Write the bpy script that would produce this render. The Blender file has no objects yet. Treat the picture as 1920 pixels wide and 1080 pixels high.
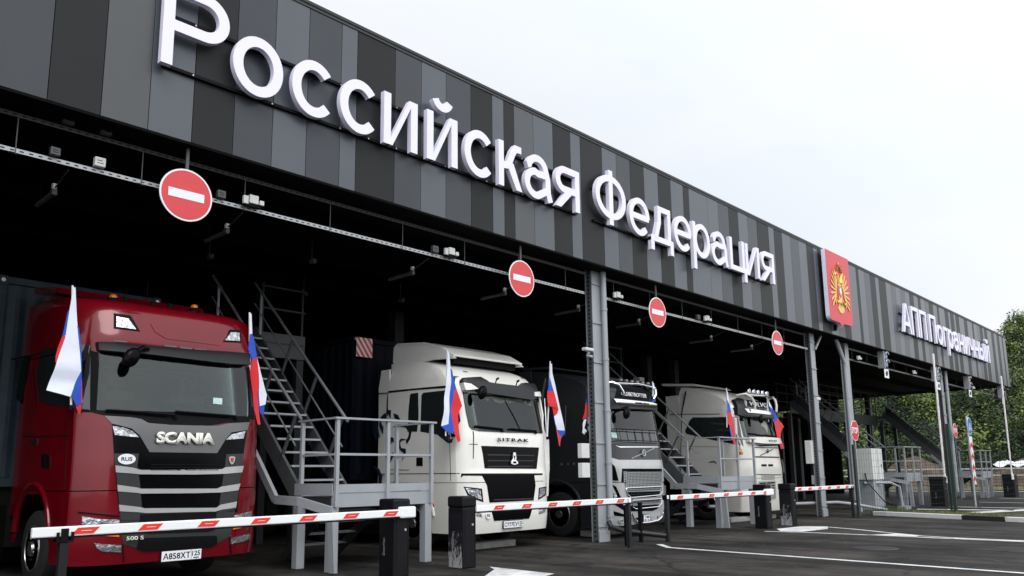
import bpy, bmesh, math, random
from mathutils import Vector, Matrix
random.seed(7)
S = bpy.context.scene
COL = S.collection
# ---------------------------------------------------------------- camera
cam = bpy.data.cameras.new('camera'); cam_o = bpy.data.objects.new('camera', cam); COL.objects.link(cam_o)
cam.sensor_width = 36.0; cam.lens = 1490.0/1920*36; cam.shift_y = 100.0/1920; cam.clip_start = .1; cam.clip_end = 2000
Rm = ((0.68657807,-0.11185823,-0.71839981),(-0.72695158,-0.1223683,-0.67569772),(-0.01232701,0.98616111,-0.1653309))
cam_o.matrix_world = Matrix.Translation((0,0,1.4)) @ Matrix(Rm).to_4x4()
S.camera = cam_o
# ---------------------------------------------------------------- sky, sun, exposure
W = bpy.data.worlds.new('World'); S.world = W; W.use_nodes = True
nt = W.node_tree; nt.nodes.clear()
def N(t, **k):
    n = nt.nodes.new(t)
    for a, b in k.items(): setattr(n, a, b)
    return n
SUN_EL, SUN_AZ = math.radians(48), math.radians(205)
sky = N('ShaderNodeTexSky', sky_type='NISHITA', sun_disc=False, sun_elevation=SUN_EL, sun_rotation=SUN_AZ)
bg1 = N('ShaderNodeBackground'); bg1.inputs[1].default_value = .12
nt.links.new(sky.outputs[0], bg1.inputs[0])
tc = N('ShaderNodeTexCoord'); mp = N('ShaderNodeMapping'); mp.inputs[3].default_value = (1,1,2.6)
nz = N('ShaderNodeTexNoise'); nz.inputs['Scale'].default_value = 1.7; nz.inputs['Detail'].default_value = 5
nt.links.new(tc.outputs['Generated'], mp.inputs[0]); nt.links.new(mp.outputs[0], nz.inputs['Vector'])
cr = N('ShaderNodeValToRGB'); cr.color_ramp.elements[0].position=.38; cr.color_ramp.elements[1].position=.62
cr.color_ramp.elements[0].color=(.88,.935,1.0,1); cr.color_ramp.elements[1].color=(.98,.985,1.0,1)
nt.links.new(nz.outputs[0], cr.inputs[0])
# the overcast is thicker and brighter on the side of the hidden sun
sep = N('ShaderNodeSeparateXYZ'); nt.links.new(tc.outputs['Generated'], sep.inputs[0])
m1 = N('ShaderNodeMath', operation='MULTIPLY_ADD'); m1.inputs[1].default_value=-.56; m1.inputs[2].default_value=1.27
nt.links.new(sep.outputs['Y'], m1.inputs[0])
m2 = N('ShaderNodeMath', operation='MULTIPLY_ADD'); m2.inputs[1].default_value=-.20; nt.links.new(sep.outputs['X'], m2.inputs[0]); nt.links.new(m1.outputs[0], m2.inputs[2])
m3 = N('ShaderNodeMath', operation='MULTIPLY_ADD'); m3.inputs[1].default_value=.50; nt.links.new(sep.outputs['Z'], m3.inputs[0]); nt.links.new(m2.outputs[0], m3.inputs[2])
bg2 = N('ShaderNodeBackground'); nt.links.new(cr.outputs[0], bg2.inputs[0]); nt.links.new(m3.outputs[0], bg2.inputs[1])
mx = N('ShaderNodeMixShader'); mx.inputs[0].default_value=.93
nt.links.new(bg1.outputs[0], mx.inputs[1]); nt.links.new(bg2.outputs[0], mx.inputs[2])
out = N('ShaderNodeOutputWorld'); nt.links.new(mx.outputs[0], out.inputs[0])
sun = bpy.data.lights.new('sun','SUN'); sun.energy=1.5; sun.angle=math.radians(32); sun.color=(1,.97,.93)
sun_o = bpy.data.objects.new('sun', sun); COL.objects.link(sun_o)
d = Vector((math.sin(SUN_AZ)*math.cos(SUN_EL), math.cos(SUN_AZ)*math.cos(SUN_EL), math.sin(SUN_EL)))
sun_o.rotation_euler = d.to_track_quat('Z','Y').to_euler(); sun_o.location=(0,-20,30)
S.view_settings.view_transform='Standard'; S.view_settings.look='None'; S.view_settings.gamma=1; S.view_settings.exposure=0.0
S.cycles.max_bounces = 6; S.cycles.diffuse_bounces = 3

# ---------------------------------------------------------------- materials
MAT = {}
def mat(name, col, rough=.5, metal=0, var=0, scale=8, bump=0, bscale=60, coat=0, spec=.5, emit=None, stretch=None, ior=None):
    if name in MAT: return MAT[name]
    m = bpy.data.materials.new(name); m.use_nodes=True; t=m.node_tree; b=t.nodes['Principled BSDF']
    b.inputs['Base Color'].default_value=(*col,1); b.inputs['Roughness'].default_value=rough; b.inputs['Metallic'].default_value=metal
    b.inputs['Specular IOR Level'].default_value=spec; b.inputs['Coat Weight'].default_value=coat; b.inputs['Coat Roughness'].default_value=.04
    if ior: b.inputs['IOR'].default_value=ior
    if emit: b.inputs['Emission Color'].default_value=(*col,1); b.inputs['Emission Strength'].default_value=emit
    if var or bump:
        c=t.nodes.new('ShaderNodeTexCoord'); v=c.outputs['Object']
        if stretch:
            q=t.nodes.new('ShaderNodeMapping'); q.inputs[3].default_value=stretch; t.links.new(v,q.inputs[0]); v=q.outputs[0]
    if var:
        n=t.nodes.new('ShaderNodeTexNoise'); n.inputs['Scale'].default_value=scale; n.inputs['Detail'].default_value=6; n.inputs['Roughness'].default_value=.65
        t.links.new(v,n.inputs['Vector'])
        r=t.nodes.new('ShaderNodeValToRGB'); r.color_ramp.elements[0].position=.3; r.color_ramp.elements[1].position=.72
        r.color_ramp.elements[0].color=(*[x*(1-var) for x in col],1); r.color_ramp.elements[1].color=(*[min(1,x*(1+var)) for x in col],1)
        t.links.new(n.outputs[0],r.inputs[0]); t.links.new(r.outputs[0],b.inputs['Base Color'])
        k=t.nodes.new('ShaderNodeMapRange'); k.inputs['To Min'].default_value=max(0.02,rough*(1-var*.6)); k.inputs['To Max'].default_value=min(1,rough*(1+var*.6))
        t.links.new(n.outputs[0],k.inputs[0]); t.links.new(k.outputs[0],b.inputs['Roughness'])
    if bump:
        n=t.nodes.new('ShaderNodeTexNoise'); n.inputs['Scale'].default_value=bscale; n.inputs['Detail'].default_value=4; t.links.new(v,n.inputs['Vector'])
        u=t.nodes.new('ShaderNodeBump'); u.inputs['Strength'].default_value=bump; u.inputs['Distance'].default_value=.02
        t.links.new(n.outputs[0],u.inputs['Height']); t.links.new(u.outputs[0],b.inputs['Normal'])
    MAT[name]=m; return m
mat('gloss_black',(.003,.003,.004),.16,spec=.07); mat('matt_black',(.004,.004,.005),.6,spec=.12); mat('black_plastic',(.012,.012,.014),.42,var=.3)
mat('dark_grey',(.036,.038,.040),.38,.1,spec=.25); mat('mid_grey',(.11,.11,.112),.32,.5,var=.06,coat=.4); mat('silver',(.44,.445,.45),.3,.3,var=.05,coat=.5)
mat('chrome',(.8,.8,.82),.12,1); mat('glass',(.016,.020,.020),.03,spec=.8,ior=1.55); mat('glass_green',(.035,.05,.05),.04,spec=.6)
mat('visor',(.016,.017,.019),.35,spec=.3); mat('lamp',(.50,.52,.55),.12,.8,var=.5,scale=18,coat=1,bump=1.0,bscale=16); mat('grey_lens',(.18,.17,.16),.2)
mat('orange',(.75,.17,.01),.2,coat=.6); mat('side_red',(.45,.01,.01),.2,coat=.6); mat('sticker',(.45,.62,.6),.5,var=.3,scale=60)
mat('curtain',(.25,.28,.24),.8,var=.3); mat('white',(.74,.73,.69),.3,coat=.3); mat('navy',(.006,.016,.03),.4)
mat('seam',(.008,.008,.008),.7,spec=.08); mat('seam_light',(.35,.35,.35),.3,.6); mat('chassis',(.004,.004,.005),.7,spec=.15)
mat('rubber',(.012,.012,.013),.75,bump=.3,bscale=90); mat('rim_metal',(.35,.35,.36),.3,.9,var=.2); mat('rim_dark',(.05,.05,.055),.4,.6)
mat('truck_red',(.155,.002,.008),.22,.1,coat=.45,spec=.3,var=.14,scale=1.6); mat('truck_white',(.78,.77,.73),.30,var=.05,scale=1.3,coat=.5); mat('truck_black',(.022,.024,.028),.32,coat=.3,spec=.35); mat('truck_pale',(.62,.61,.57),.3,var=.04,scale=2,coat=.5)
mat('container_grey',(.026,.038,.050),.55,var=.3,scale=3,bump=.1,spec=.2); mat('container_navy',(.004,.006,.012),.6,var=.3,scale=3,spec=.12)
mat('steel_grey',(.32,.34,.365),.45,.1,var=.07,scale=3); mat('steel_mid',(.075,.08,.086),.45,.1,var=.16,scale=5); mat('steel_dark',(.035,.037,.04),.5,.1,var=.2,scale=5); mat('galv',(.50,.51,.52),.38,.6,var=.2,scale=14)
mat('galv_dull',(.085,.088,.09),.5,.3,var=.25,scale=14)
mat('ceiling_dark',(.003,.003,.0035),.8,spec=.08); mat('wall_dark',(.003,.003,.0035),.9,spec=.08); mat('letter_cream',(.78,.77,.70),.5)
mat('acrylic',(.80,.78,.93),.35,spec=.4); mat('sign_red',(.62,.035,.04),.4,var=.06,coat=.2); mat('sign_white',(.78,.80,.84),.4); mat('shield_red',(.62,.03,.05),.38,var=.05)
mat('gold',(.80,.55,.14),.4,.15,var=.25,scale=30); mat('gold_dark',(.30,.16,.03),.5); mat('sign_blue',(.015,.12,.42),.4); mat('arm_white',(.82,.83,.84),.35); mat('arm_red',(.75,.035,.02),.4)
mat('cab_black',(.005,.005,.007),.45,var=.3,scale=20,spec=.22); mat('concrete',(.30,.30,.29),.8,var=.25,scale=9,bump=.2)
mat('box_white',(.62,.63,.62),.4,var=.06); mat('screen_blue',(.03,.12,.3),.15)
def glass_mat(name,tint,ior=1.5):
    m=bpy.data.materials.new(name); m.use_nodes=True; t=m.node_tree; t.nodes.clear()
    o=t.nodes.new('ShaderNodeOutputMaterial'); x=t.nodes.new('ShaderNodeMixShader'); a=t.nodes.new('ShaderNodeBsdfTransparent'); g=t.nodes.new('ShaderNodeBsdfGlossy'); f=t.nodes.new('ShaderNodeFresnel')
    a.inputs[0].default_value=(*tint,1); g.inputs['Roughness'].default_value=.07; f.inputs[0].default_value=ior
    t.links.new(f.outputs[0],x.inputs[0]); t.links.new(a.outputs[0],x.inputs[1]); t.links.new(g.outputs[0],x.inputs[2]); t.links.new(x.outputs[0],o.inputs[0]); MAT[name]=m
glass_mat('clear_glass',(.62,.70,.68),1.58)
mat('trim_dark',(.018,.018,.019),.7); mat('seat_cloth',(.16,.15,.14),.9,var=.3,scale=10); mat('trim_grey',(.2,.2,.19),.7)
def cloth_mat(n,c):
    m=mat(n,c,.75,var=.05,scale=3); b=m.node_tree.nodes['Principled BSDF']; b.inputs['Sheen Weight'].default_value=.2; 
    b.inputs['Subsurface Weight'].default_value=0
    return m
cloth_mat('flag_white',(.72,.76,.88)); cloth_mat('flag_blue',(.01,.07,.48)); cloth_mat('flag_red',(.66,.015,.025))

def perf_mat(name,col,metal):
    m=mat(name,col,.4,metal); t=m.node_tree; b=t.nodes['Principled BSDF']
    c=t.nodes.new('ShaderNodeTexCoord'); s=t.nodes.new('ShaderNodeSeparateXYZ'); t.links.new(c.outputs['Object'],s.inputs[0])
    def M(op,a,b_=None,v=None):
        n=t.nodes.new('ShaderNodeMath'); n.operation=op; t.links.new(a,n.inputs[0])
        if b_ is not None: t.links.new(b_,n.inputs[1])
        elif v is not None: n.inputs[1].default_value=v
        return n.outputs[0]
    fx=M('LESS_THAN',M('FRACT',M('MULTIPLY',s.outputs['X'],v=10.0)),v=.45)
    fz=M('LESS_THAN',M('ABSOLUTE',M('SUBTRACT',s.outputs['Z'],v=.027)),v=.009)
    f=M('MULTIPLY',fx,fz); x=t.nodes.new('ShaderNodeMix'); x.data_type='RGBA'; x.inputs[6].default_value=(*col,1); x.inputs[7].default_value=(.004,.004,.004,1)
    t.links.new(f,x.inputs[0]); t.links.new(x.outputs[2],b.inputs['Base Color'])
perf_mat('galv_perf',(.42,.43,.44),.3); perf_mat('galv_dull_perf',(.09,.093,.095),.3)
# scratched side of a barrier cabinet: worn streak of bare primer
def worn_mat():
    m=mat('cabinet_worn',(.005,.005,.007),.5,spec=.2); t=m.node_tree; b=t.nodes['Principled BSDF']
    c=t.nodes.new('ShaderNodeTexCoord'); q=t.nodes.new('ShaderNodeMapping'); q.inputs[3].default_value=(9,9,2.2); t.links.new(c.outputs['Object'],q.inputs[0])
    n=t.nodes.new('ShaderNodeTexNoise'); n.inputs['Scale'].default_value=4; n.inputs['Detail'].default_value=8; n.inputs['Roughness'].default_value=.75; t.links.new(q.outputs[0],n.inputs['Vector'])
    s=t.nodes.new('ShaderNodeSeparateXYZ'); t.links.new(c.outputs['Object'],s.inputs[0])
    a=t.nodes.new('ShaderNodeMapRange'); a.inputs['From Min'].default_value=.72; a.inputs['From Max'].default_value=.05; a.inputs['To Min'].default_value=-.12; a.inputs['To Max'].default_value=.16; t.links.new(s.outputs['Z'],a.inputs[0])
    p=t.nodes.new('ShaderNodeMath'); p.operation='ADD'; t.links.new(n.outputs[0],p.inputs[0]); t.links.new(a.outputs[0],p.inputs[1])
    r=t.nodes.new('ShaderNodeValToRGB'); r.color_ramp.elements[0].position=.56; r.color_ramp.elements[1].position=.62
    r.color_ramp.elements[0].color=(.010,.010,.013,1); r.color_ramp.elements[1].color=(.33,.33,.34,1)
    t.links.new(p.outputs[0],r.inputs[0]); t.links.new(r.outputs[0],b.inputs['Base Color'])
worn_mat()
def mesh_mat(name, a, b_, s):
    m=mat(name,a,.35,.5); t=m.node_tree; b=t.nodes['Principled BSDF']
    c=t.nodes.new('ShaderNodeTexCoord'); q=t.nodes.new('ShaderNodeMapping'); q.inputs[2].default_value=(0,math.radians(45),0); q.inputs[3].default_value=(s,.001,s*1.6); t.links.new(c.outputs['Object'],q.inputs[0])
    k=t.nodes.new('ShaderNodeTexChecker'); k.inputs['Scale'].default_value=1; k.inputs['Color1'].default_value=(*a,1); k.inputs['Color2'].default_value=(*b_,1)
    t.links.new(q.outputs[0],k.inputs[0]); t.links.new(k.outputs[0],b.inputs['Base Color'])
mesh_mat('mesh',(.42,.43,.44),(.012,.012,.013),26); mesh_mat('mesh_pale',(.6,.59,.55),(.25,.25,.23),40)

# ---------------------------------------------------------------- geometry helpers
class MB:
    def __init__(s): s.bm=bmesh.new(); s.m=[]
    def mi(s,m):
        if m not in s.m: s.m.append(m)
        return s.m.index(m)
    def box(s,a,b,m='steel_grey',rot=None,piv=None):
        i=s.mi(m); v=[s.bm.verts.new((x,y,z)) for x in (a[0],b[0]) for y in (a[1],b[1]) for z in (a[2],b[2])]
        if rot:
            p=Vector(piv); 
            for q in v: q.co=p+rot@(q.co-p)
        for f in ((0,1,3,2),(4,6,7,5),(0,4,5,1),(2,3,7,6),(0,2,6,4),(1,5,7,3)):
            s.bm.faces.new([v[k] for k in f]).material_index=i
        return v
    def bar(s,p,q,w,h,m='steel_grey',up=(0,0,1)):
        p=Vector(p); q=Vector(q); d=(q-p); 
        if d.length<1e-6: return
        d.normalize(); u=Vector(up)
        if abs(d.dot(u))>.99: u=Vector((0,1,0))
        r=d.cross(u).normalized(); u=r.cross(d).normalized(); i=s.mi(m)
        v=[s.bm.verts.new(c+r*a*w/2+u*b*h/2) for c in (p,q) for a,b in ((-1,-1),(1,-1),(1,1),(-1,1))]
        for f in ((3,2,1,0),(4,5,6,7),(0,1,5,4),(1,2,6,5),(2,3,7,6),(3,0,4,7)): s.bm.faces.new([v[k] for k in f]).material_index=i
    def tube(s,pts,r,m='steel_grey',n=8,closed=False,r2=None):
        pts=[Vector(p) for p in pts]; i=s.mi(m); rings=[]; L=len(pts); prev=None
        for k,p in enumerate(pts):
            if closed: d=pts[(k+1)%L]-pts[k-1]
            else: d=(pts[min(k+1,L-1)]-pts[max(k-1,0)])
            d.normalize(); u=Vector((0,0,1)) if abs(d.z)<.9 else Vector((0,1,0))
            if prev is not None: u=prev
            a=d.cross(u).normalized(); b=a.cross(d).normalized(); prev=b
            rr=r if r2 is None else r+(r2-r)*k/(L-1)
            rings.append([s.bm.verts.new(p+(a*math.cos(t)+b*math.sin(t))*rr) for t in [2*math.pi*j/n for j in range(n)]])
        for k in range(L if closed else L-1):
            A,B=rings[k],rings[(k+1)%L]
            for j in range(n):
                f=s.bm.faces.new((A[j],B[j],B[(j+1)%n],A[(j+1)%n])); f.material_index=i; f.smooth=True
        if not closed:
            s.bm.faces.new(rings[0]).material_index=i; s.bm.faces.new(rings[-1][::-1]).material_index=i
    def prism(s,pts,n,m='steel_grey'):
        """polygon of 3D points extruded by vector n"""
        i=s.mi(m); n=Vector(n); a=[s.bm.verts.new(p) for p in pts]; b=[s.bm.verts.new(Vector(p)+n) for p in pts]
        s.bm.faces.new(a).material_index=i; s.bm.faces.new(b[::-1]).material_index=i
        L=len(a)
        for k in range(L): s.bm.faces.new((a[k],b[k],b[(k+1)%L],a[(k+1)%L])).material_index=i
    def lathe(s,prof,c,axis='x',n=28,m='rubber'):
        """prof: (offset along axis, radius)"""
        i=s.mi(m); rings=[]
        for o,r in prof:
            ring=[]
            for j in range(n):
                t=2*math.pi*j/n; a,b=r*math.cos(t),r*math.sin(t)
                ring.append(s.bm.verts.new(Vector(c)+(Vector((o,a,b)) if axis=='x' else Vector((a,o,b)) if axis=='y' else Vector((a,b,o)))))
            rings.append(ring)
        for k in range(len(rings)-1):
            for j in range(n):
                f=s.bm.faces.new((rings[k][j],rings[k+1][j],rings[k+1][(j+1)%n],rings[k][(j+1)%n])); f.material_index=i; f.smooth=True
        for r in (rings[0],rings[-1]): s.bm.faces.new(r).material_index=i
    def obj(s,name,parent=None,bevel=0,loc=None,auto=True,seg=2):
        bmesh.ops.recalc_face_normals(s.bm,faces=s.bm.faces[:])
        me=bpy.data.meshes.new(name); s.bm.to_mesh(me); s.bm.free()
        for k in s.m: me.materials.append(MAT[k])
        if any(f.use_smooth for f in me.polygons): me.set_sharp_from_angle(angle=math.radians(38))
        o=bpy.data.objects.new(name,me); COL.objects.link(o)
        if parent: o.parent=parent
        if loc: o.location=loc
        if bevel:
            b=o.modifiers.new('bevel','BEVEL'); b.width=bevel; b.segments=seg; b.limit_method='ANGLE'; b.angle_limit=math.radians(40); b.use_clamp_overlap=True
        return o
def tag(o,label=None,cat=None,group=None,kind=None):
    if label: o['label']=label
    if cat: o['category']=cat
    if group: o['group']=group
    if kind: o['kind']=kind
    return o
def thing(name,label,cat,loc=(0,0,0),group=None):
    o=bpy.data.objects.new(name,None); COL.objects.link(o); o.location=loc; o.empty_display_size=.2
    return tag(o,label,cat,group)
def copy_tree(o,parent=None,loc=None,label=None):
    c=o.copy(); COL.objects.link(c); c.parent=parent
    if parent is None and loc is not None: c.location=loc
    if label: c['label']=label
    for ch in [x for x in bpy.data.objects if x.parent==o]: copy_tree(ch,c)
    return c
def text(body,h,m,name,parent,origin,xdir=(1,0,0),updir=(0,0,1),depth=.006,width=None,off=0,align='LEFT',spacing=1):
    """text standing on the plane given by xdir / updir; h = capital height"""
    cu=bpy.data.curves.new(name,'FONT'); cu.body=body; cu.size=1; cu.extrude=0; cu.offset=off; cu.space_character=spacing; cu.resolution_u=3
    o=bpy.data.objects.new('tmp_text',cu); COL.objects.link(o); bpy.context.view_layer.update()
    me=bpy.data.meshes.new_from_object(o.evaluated_get(bpy.context.evaluated_depsgraph_get())); bpy.data.objects.remove(o)
    me.name=name
    xs=[v.co.x for v in me.vertices]; x0,x1=min(xs),max(xs); s=h/.70; sx=s if width is None else width/(x1-x0)
    X=Vector(xdir).normalized(); U=Vector(updir).normalized(); Nn=X.cross(U)   # points to the viewer for X=+x, U=+z -> -y
    sh=0 if align=='LEFT' else (x1-x0)/2
    bm=bmesh.new(); bm.from_mesh(me)
    r=bmesh.ops.extrude_face_region(bm,geom=bm.faces[:]); top={v for v in r['geom'] if isinstance(v,bmesh.types.BMVert)}
    for v in bm.verts:
        d=depth if v in top else 0
        v.co=Vector(origin)+X*((v.co.x-x0-sh)*sx)+U*(v.co.y*s)+Nn*d
    bmesh.ops.recalc_face_normals(bm,faces=bm.faces[:])
    bm.to_mesh(me); bm.free(); me.materials.clear(); me.materials.append(MAT[m])
    ob=bpy.data.objects.new(name,me); COL.objects.link(ob)
    if parent: ob.parent=parent
    return ob
# ================================================================ ground
def ground_mat(name,c1,c2,scale,rough,bump):
    m=bpy.data.materials.new(name); m.use_nodes=True; t=m.node_tree; b=t.nodes['Principled BSDF']
    b.inputs['Specular IOR Level'].default_value=.18 if name=='asphalt' else .3
    c=t.nodes.new('ShaderNodeTexCoord'); n=t.nodes.new('ShaderNodeTexNoise'); n.inputs['Scale'].default_value=scale; n.inputs['Detail'].default_value=9; n.inputs['Roughness'].default_value=.7
    t.links.new(c.outputs['Object'],n.inputs['Vector'])
    r=t.nodes.new('ShaderNodeValToRGB'); r.color_ramp.elements[0].position=.36; r.color_ramp.elements[1].position=.64
    r.color_ramp.elements[0].color=(*c1,1); r.color_ramp.elements[1].color=(*c2,1); t.links.new(n.outputs[0],r.inputs[0])
    if name=='asphalt':   # long wear streaks along the lanes and oil spots
        q=t.nodes.new('ShaderNodeMapping'); q.inputs[3].default_value=(2.2,.22,1); t.links.new(c.outputs['Object'],q.inputs[0])
        n2=t.nodes.new('ShaderNodeTexNoise'); n2.inputs['Scale'].default_value=1.0; n2.inputs['Detail'].default_value=5; t.links.new(q.outputs[0],n2.inputs['Vector'])
        n3=t.nodes.new('ShaderNodeTexNoise'); n3.inputs['Scale'].default_value=1.9; n3.inputs['Detail'].default_value=2; t.links.new(c.outputs['Object'],n3.inputs['Vector'])
        r3=t.nodes.new('ShaderNodeValToRGB'); r3.color_ramp.elements[0].position=.30; r3.color_ramp.elements[1].position=.37; r3.color_ramp.elements[0].color=(.35,.35,.35,1); t.links.new(n3.outputs[0],r3.inputs[0])
        r2=t.nodes.new('ShaderNodeValToRGB'); r2.color_ramp.elements[0].position=.38; r2.color_ramp.elements[1].position=.6; r2.color_ramp.elements[0].color=(.5,.5,.5,1); r2.color_ramp.elements[1].color=(1.25,1.2,1.15,1); t.links.new(n2.outputs[0],r2.inputs[0])
        mu=t.nodes.new('ShaderNodeMix'); mu.data_type='RGBA'; mu.blend_type='MULTIPLY'; mu.inputs[0].default_value=1; t.links.new(r.outputs[0],mu.inputs[6]); t.links.new(r2.outputs[0],mu.inputs[7])
        mv=t.nodes.new('ShaderNodeMix'); mv.data_type='RGBA'; mv.blend_type='MULTIPLY'; mv.inputs[0].default_value=1; t.links.new(mu.outputs[2],mv.inputs[6]); t.links.new(r3.outputs[0],mv.inputs[7]); RC=mv.outputs[2]
    else: RC=r.outputs[0]
    g=t.nodes.new('ShaderNodeTexNoise'); g.inputs['Scale'].default_value=90; g.inputs['Detail'].default_value=3; t.links.new(c.outputs['Object'],g.inputs['Vector'])
    mm=t.nodes.new('ShaderNodeMix'); mm.data_type='RGBA'; mm.blend_type='OVERLAY'; mm.inputs[0].default_value=.55
    t.links.new(RC,mm.inputs[6]); t.links.new(g.outputs[0],mm.inputs[7]); t.links.new(mm.outputs[2],b.inputs['Base Color'])
    k=t.nodes.new('ShaderNodeMapRange'); k.inputs['To Min'].default_value=rough-.14; k.inputs['To Max'].default_value=rough+.12; t.links.new(n.outputs[0],k.inputs[0]); t.links.new(k.outputs[0],b.inputs['Roughness'])
    u=t.nodes.new('ShaderNodeBump'); u.inputs['Strength'].default_value=bump; u.inputs['Distance'].default_value=.01; t.links.new(g.outputs[0],u.inputs['Height']); t.links.new(u.outputs[0],b.inputs['Normal'])
    MAT[name]=m
ground_mat('asphalt',(.007,.007,.0072),(.062,.058,.054),.30,.78,.6)
ground_mat('grass_base',(.035,.05,.012),(.13,.13,.04),1.2,.9,.8)
ground_mat('far_grass',(.06,.08,.02),(.22,.21,.07),.3,.9,.8)
ground_mat('soil',(.045,.032,.024),(.13,.095,.070),.9,.9,1.0)
ground_mat('road_paint',(.45,.46,.46),(.80,.80,.80),2.2,.6,.3)
ground_mat('hill_soil',(.02,.035,.01),(.05,.07,.02),.2,.95,.5)
def sheet(name,pts,z,m,kind='structure'):
    mb=MB(); i=mb.mi(m); mb.bm.faces.new([mb.bm.verts.new((x,y,z)) for x,y in pts]).material_index=i
    o=mb.obj(name); tag(o,kind=kind); return o
sheet('ground',[(-60,-60),(62,-60),(62,90),(-60,90)],0,'asphalt')
mb=MB(); i=mb.mi('far_grass'); mb.bm.faces.new([mb.bm.verts.new(p) for p in ((62,-300,0),(500,-300,0),(500,300,0),(62,300,0))]).material_index=i
tag(mb.obj('meadow'),kind='structure')
# asphalt patches (slightly different age), crack lines
for nm,pts in (('asphalt_patch',[(14.0,9.9),(13.2,2.6),(18.0,3.0),(18.4,9.3)]),):
    pass
# kerb (painted white, black, white) and grass verge behind it
def along(p,q,t): return (p[0]+(q[0]-p[0])*t,p[1]+(q[1]-p[1])*t)
K0,K1=(26.35,9.25),(24.4,4.2); K2=(21.5,-3.2)
mat('kerb_white',(.72,.72,.72),.6,var=.1); mat('kerb_black',(.02,.02,.02),.6)
kr=thing('road_kerb','low kerb painted white and black in front of the grass verge at right','kerb',(0,0,0))
segs=[(0,.55,'kerb_white'),(.55,.78,'kerb_black'),(.78,1.25,'kerb_white'),(1.25,1.5,'kerb_black'),(1.5,2.2,'kerb_white')]
for a,b,m in segs:
    p=along(K0,K1,a); q=along(K0,K1,b); mb=MB(); mb.bar((p[0],p[1],.06),(q[0],q[1],.06),.16,.13,m); mb.obj('kerb_stone',kr,bevel=.012)
sheet('grass_verge',[(26.5,9.3),(24.5,4.15),(22.0,-3.0),(24.6,-3.4),(26.6,3.6),(28.6,7.4),(29.0,9.2)],.05,'grass_base')
mat('grass_blade',(.07,.11,.018),.7,var=.5,scale=1.5); mat('grass_dry',(.22,.20,.07),.8,var=.3,scale=1.5)
mb=MB(); rg=random.Random(3); ia,ib=mb.mi('grass_blade'),mb.mi('grass_dry')
for k in range(9000):
    t=rg.random()*1.9; u=rg.random()
    p=along(K0,K1,t); x=p[0]+.12+u*(2.2+.3*math.sin(t*5)); y=p[1]+rg.uniform(-.1,.1)-.0*u
    h=rg.uniform(.03,.10)*(1.6 if rg.random()<.06 else 1); a=rg.random()*6.28; w=.006
    v=[mb.bm.verts.new((x-w*math.cos(a),y-w*math.sin(a),.045)),mb.bm.verts.new((x+w*math.cos(a),y+w*math.sin(a),.045)),mb.bm.verts.new((x+rg.uniform(-.03,.03),y+rg.uniform(-.03,.03),.045+h))]
    mb.bm.faces.new(v).material_index = ia if rg.random()<.6 else ib
for k in range(700):   # taller weeds by the cabinet foot
    x=27.6+rg.gauss(0,.5); y=9.2+rg.gauss(0,.25); h=rg.uniform(.08,.3); a=rg.random()*6.28; w=.008
    v=[mb.bm.verts.new((x-w*math.cos(a),y-w*math.sin(a),0)),mb.bm.verts.new((x+w*math.cos(a),y+w*math.sin(a),0)),mb.bm.verts.new((x+rg.uniform(-.08,.08),y+rg.uniform(-.08,.08),h))]
    mb.bm.faces.new(v).material_index = ia
tag(mb.obj('verge_grass'),'short green and dry grass growing on the verge','grass',kind='stuff')
# painted markings: each line its own sheet 4 mm above the asphalt
def line(name,pts,w,z=.004):
    mb=MB(); i=mb.mi('road_paint'); L=[Vector((x,y,0)) for x,y in pts]; vs=[]
    for k,p in enumerate(L):
        d=(L[min(k+1,len(L)-1)]-L[max(0,k-1)]).normalized(); n=Vector((-d.y,d.x,0))*w/2
        vs.append((mb.bm.verts.new((p.x+n.x,p.y+n.y,z)),mb.bm.verts.new((p.x-n.x,p.y-n.y,z))))
    for a,b in zip(vs,vs[1:]): mb.bm.faces.new((a[0],a[1],b[1],b[0])).material_index=i
    tag(mb.obj(name),kind='structure')
line('lane_line',[(13.75,9.0),(13.26,8.46),(13.15,7),(12.95,4.5),(12.8,2.6),(12.5,-4)],.13)
line('lane_line',[(18.1,8.9),(18.29,8.13),(18.3,7.0),(18.25,5.5),(18.2,4.4),(18.2,3.4),(18.2,0),(18.3,-6)],.14)
line('lane_line',[(20.4,8.5),(19.9,7.5),(19.2,6.5),(18.62,5.6),(18.42,4.7),(18.42,3.4),(18.4,0),(18.5,-6)],.12,.0045)
def patch(name,pts,z=.004): 
    sheet(name,pts,z,'road_paint')
patch('marking_patch',[(18.95,9.0),(20.2,8.9),(20.45,8.35),(19.6,8.0),(18.4,8.1),(18.3,8.6)],.0085)
patch('marking_patch',[(18.2,6.6),(18.3,5.6),(18.62,5.65),(18.95,6.2)],.0085)
patch('marking_patch',[(18.2,4.9),(18.2,3.6),(18.44,3.6),(18.45,4.9)],.0085)
patch('arrow_marking',[(8.75,8.65),(8.95,8.95),(8.9,7.6),(8.2,7.4),(8.1,8.2)],.004)
for a,b,w in (((33.5,9.0),(33.0,2.0),.25),((31.0,9.4),(31.5,6.5),.5),((44,9.6),(43,2),.2),((52,9),(51,1),.2),((29.2,7.2),(32.6,6.0),.6),((38.6,9.2),(38.0,1.5),.2)):
    line('lane_line',[a,b],w)
# worn manhole cover
mb=MB(); mb.lathe([(0,.0),(0.0045,.33),(.0045,.40),(0,.41)],(15.3,5.43,.003),'z',32,'rim_dark'); tag(mb.obj('manhole_cover'),'round worn manhole cover flush in the asphalt','manhole cover')
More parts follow.
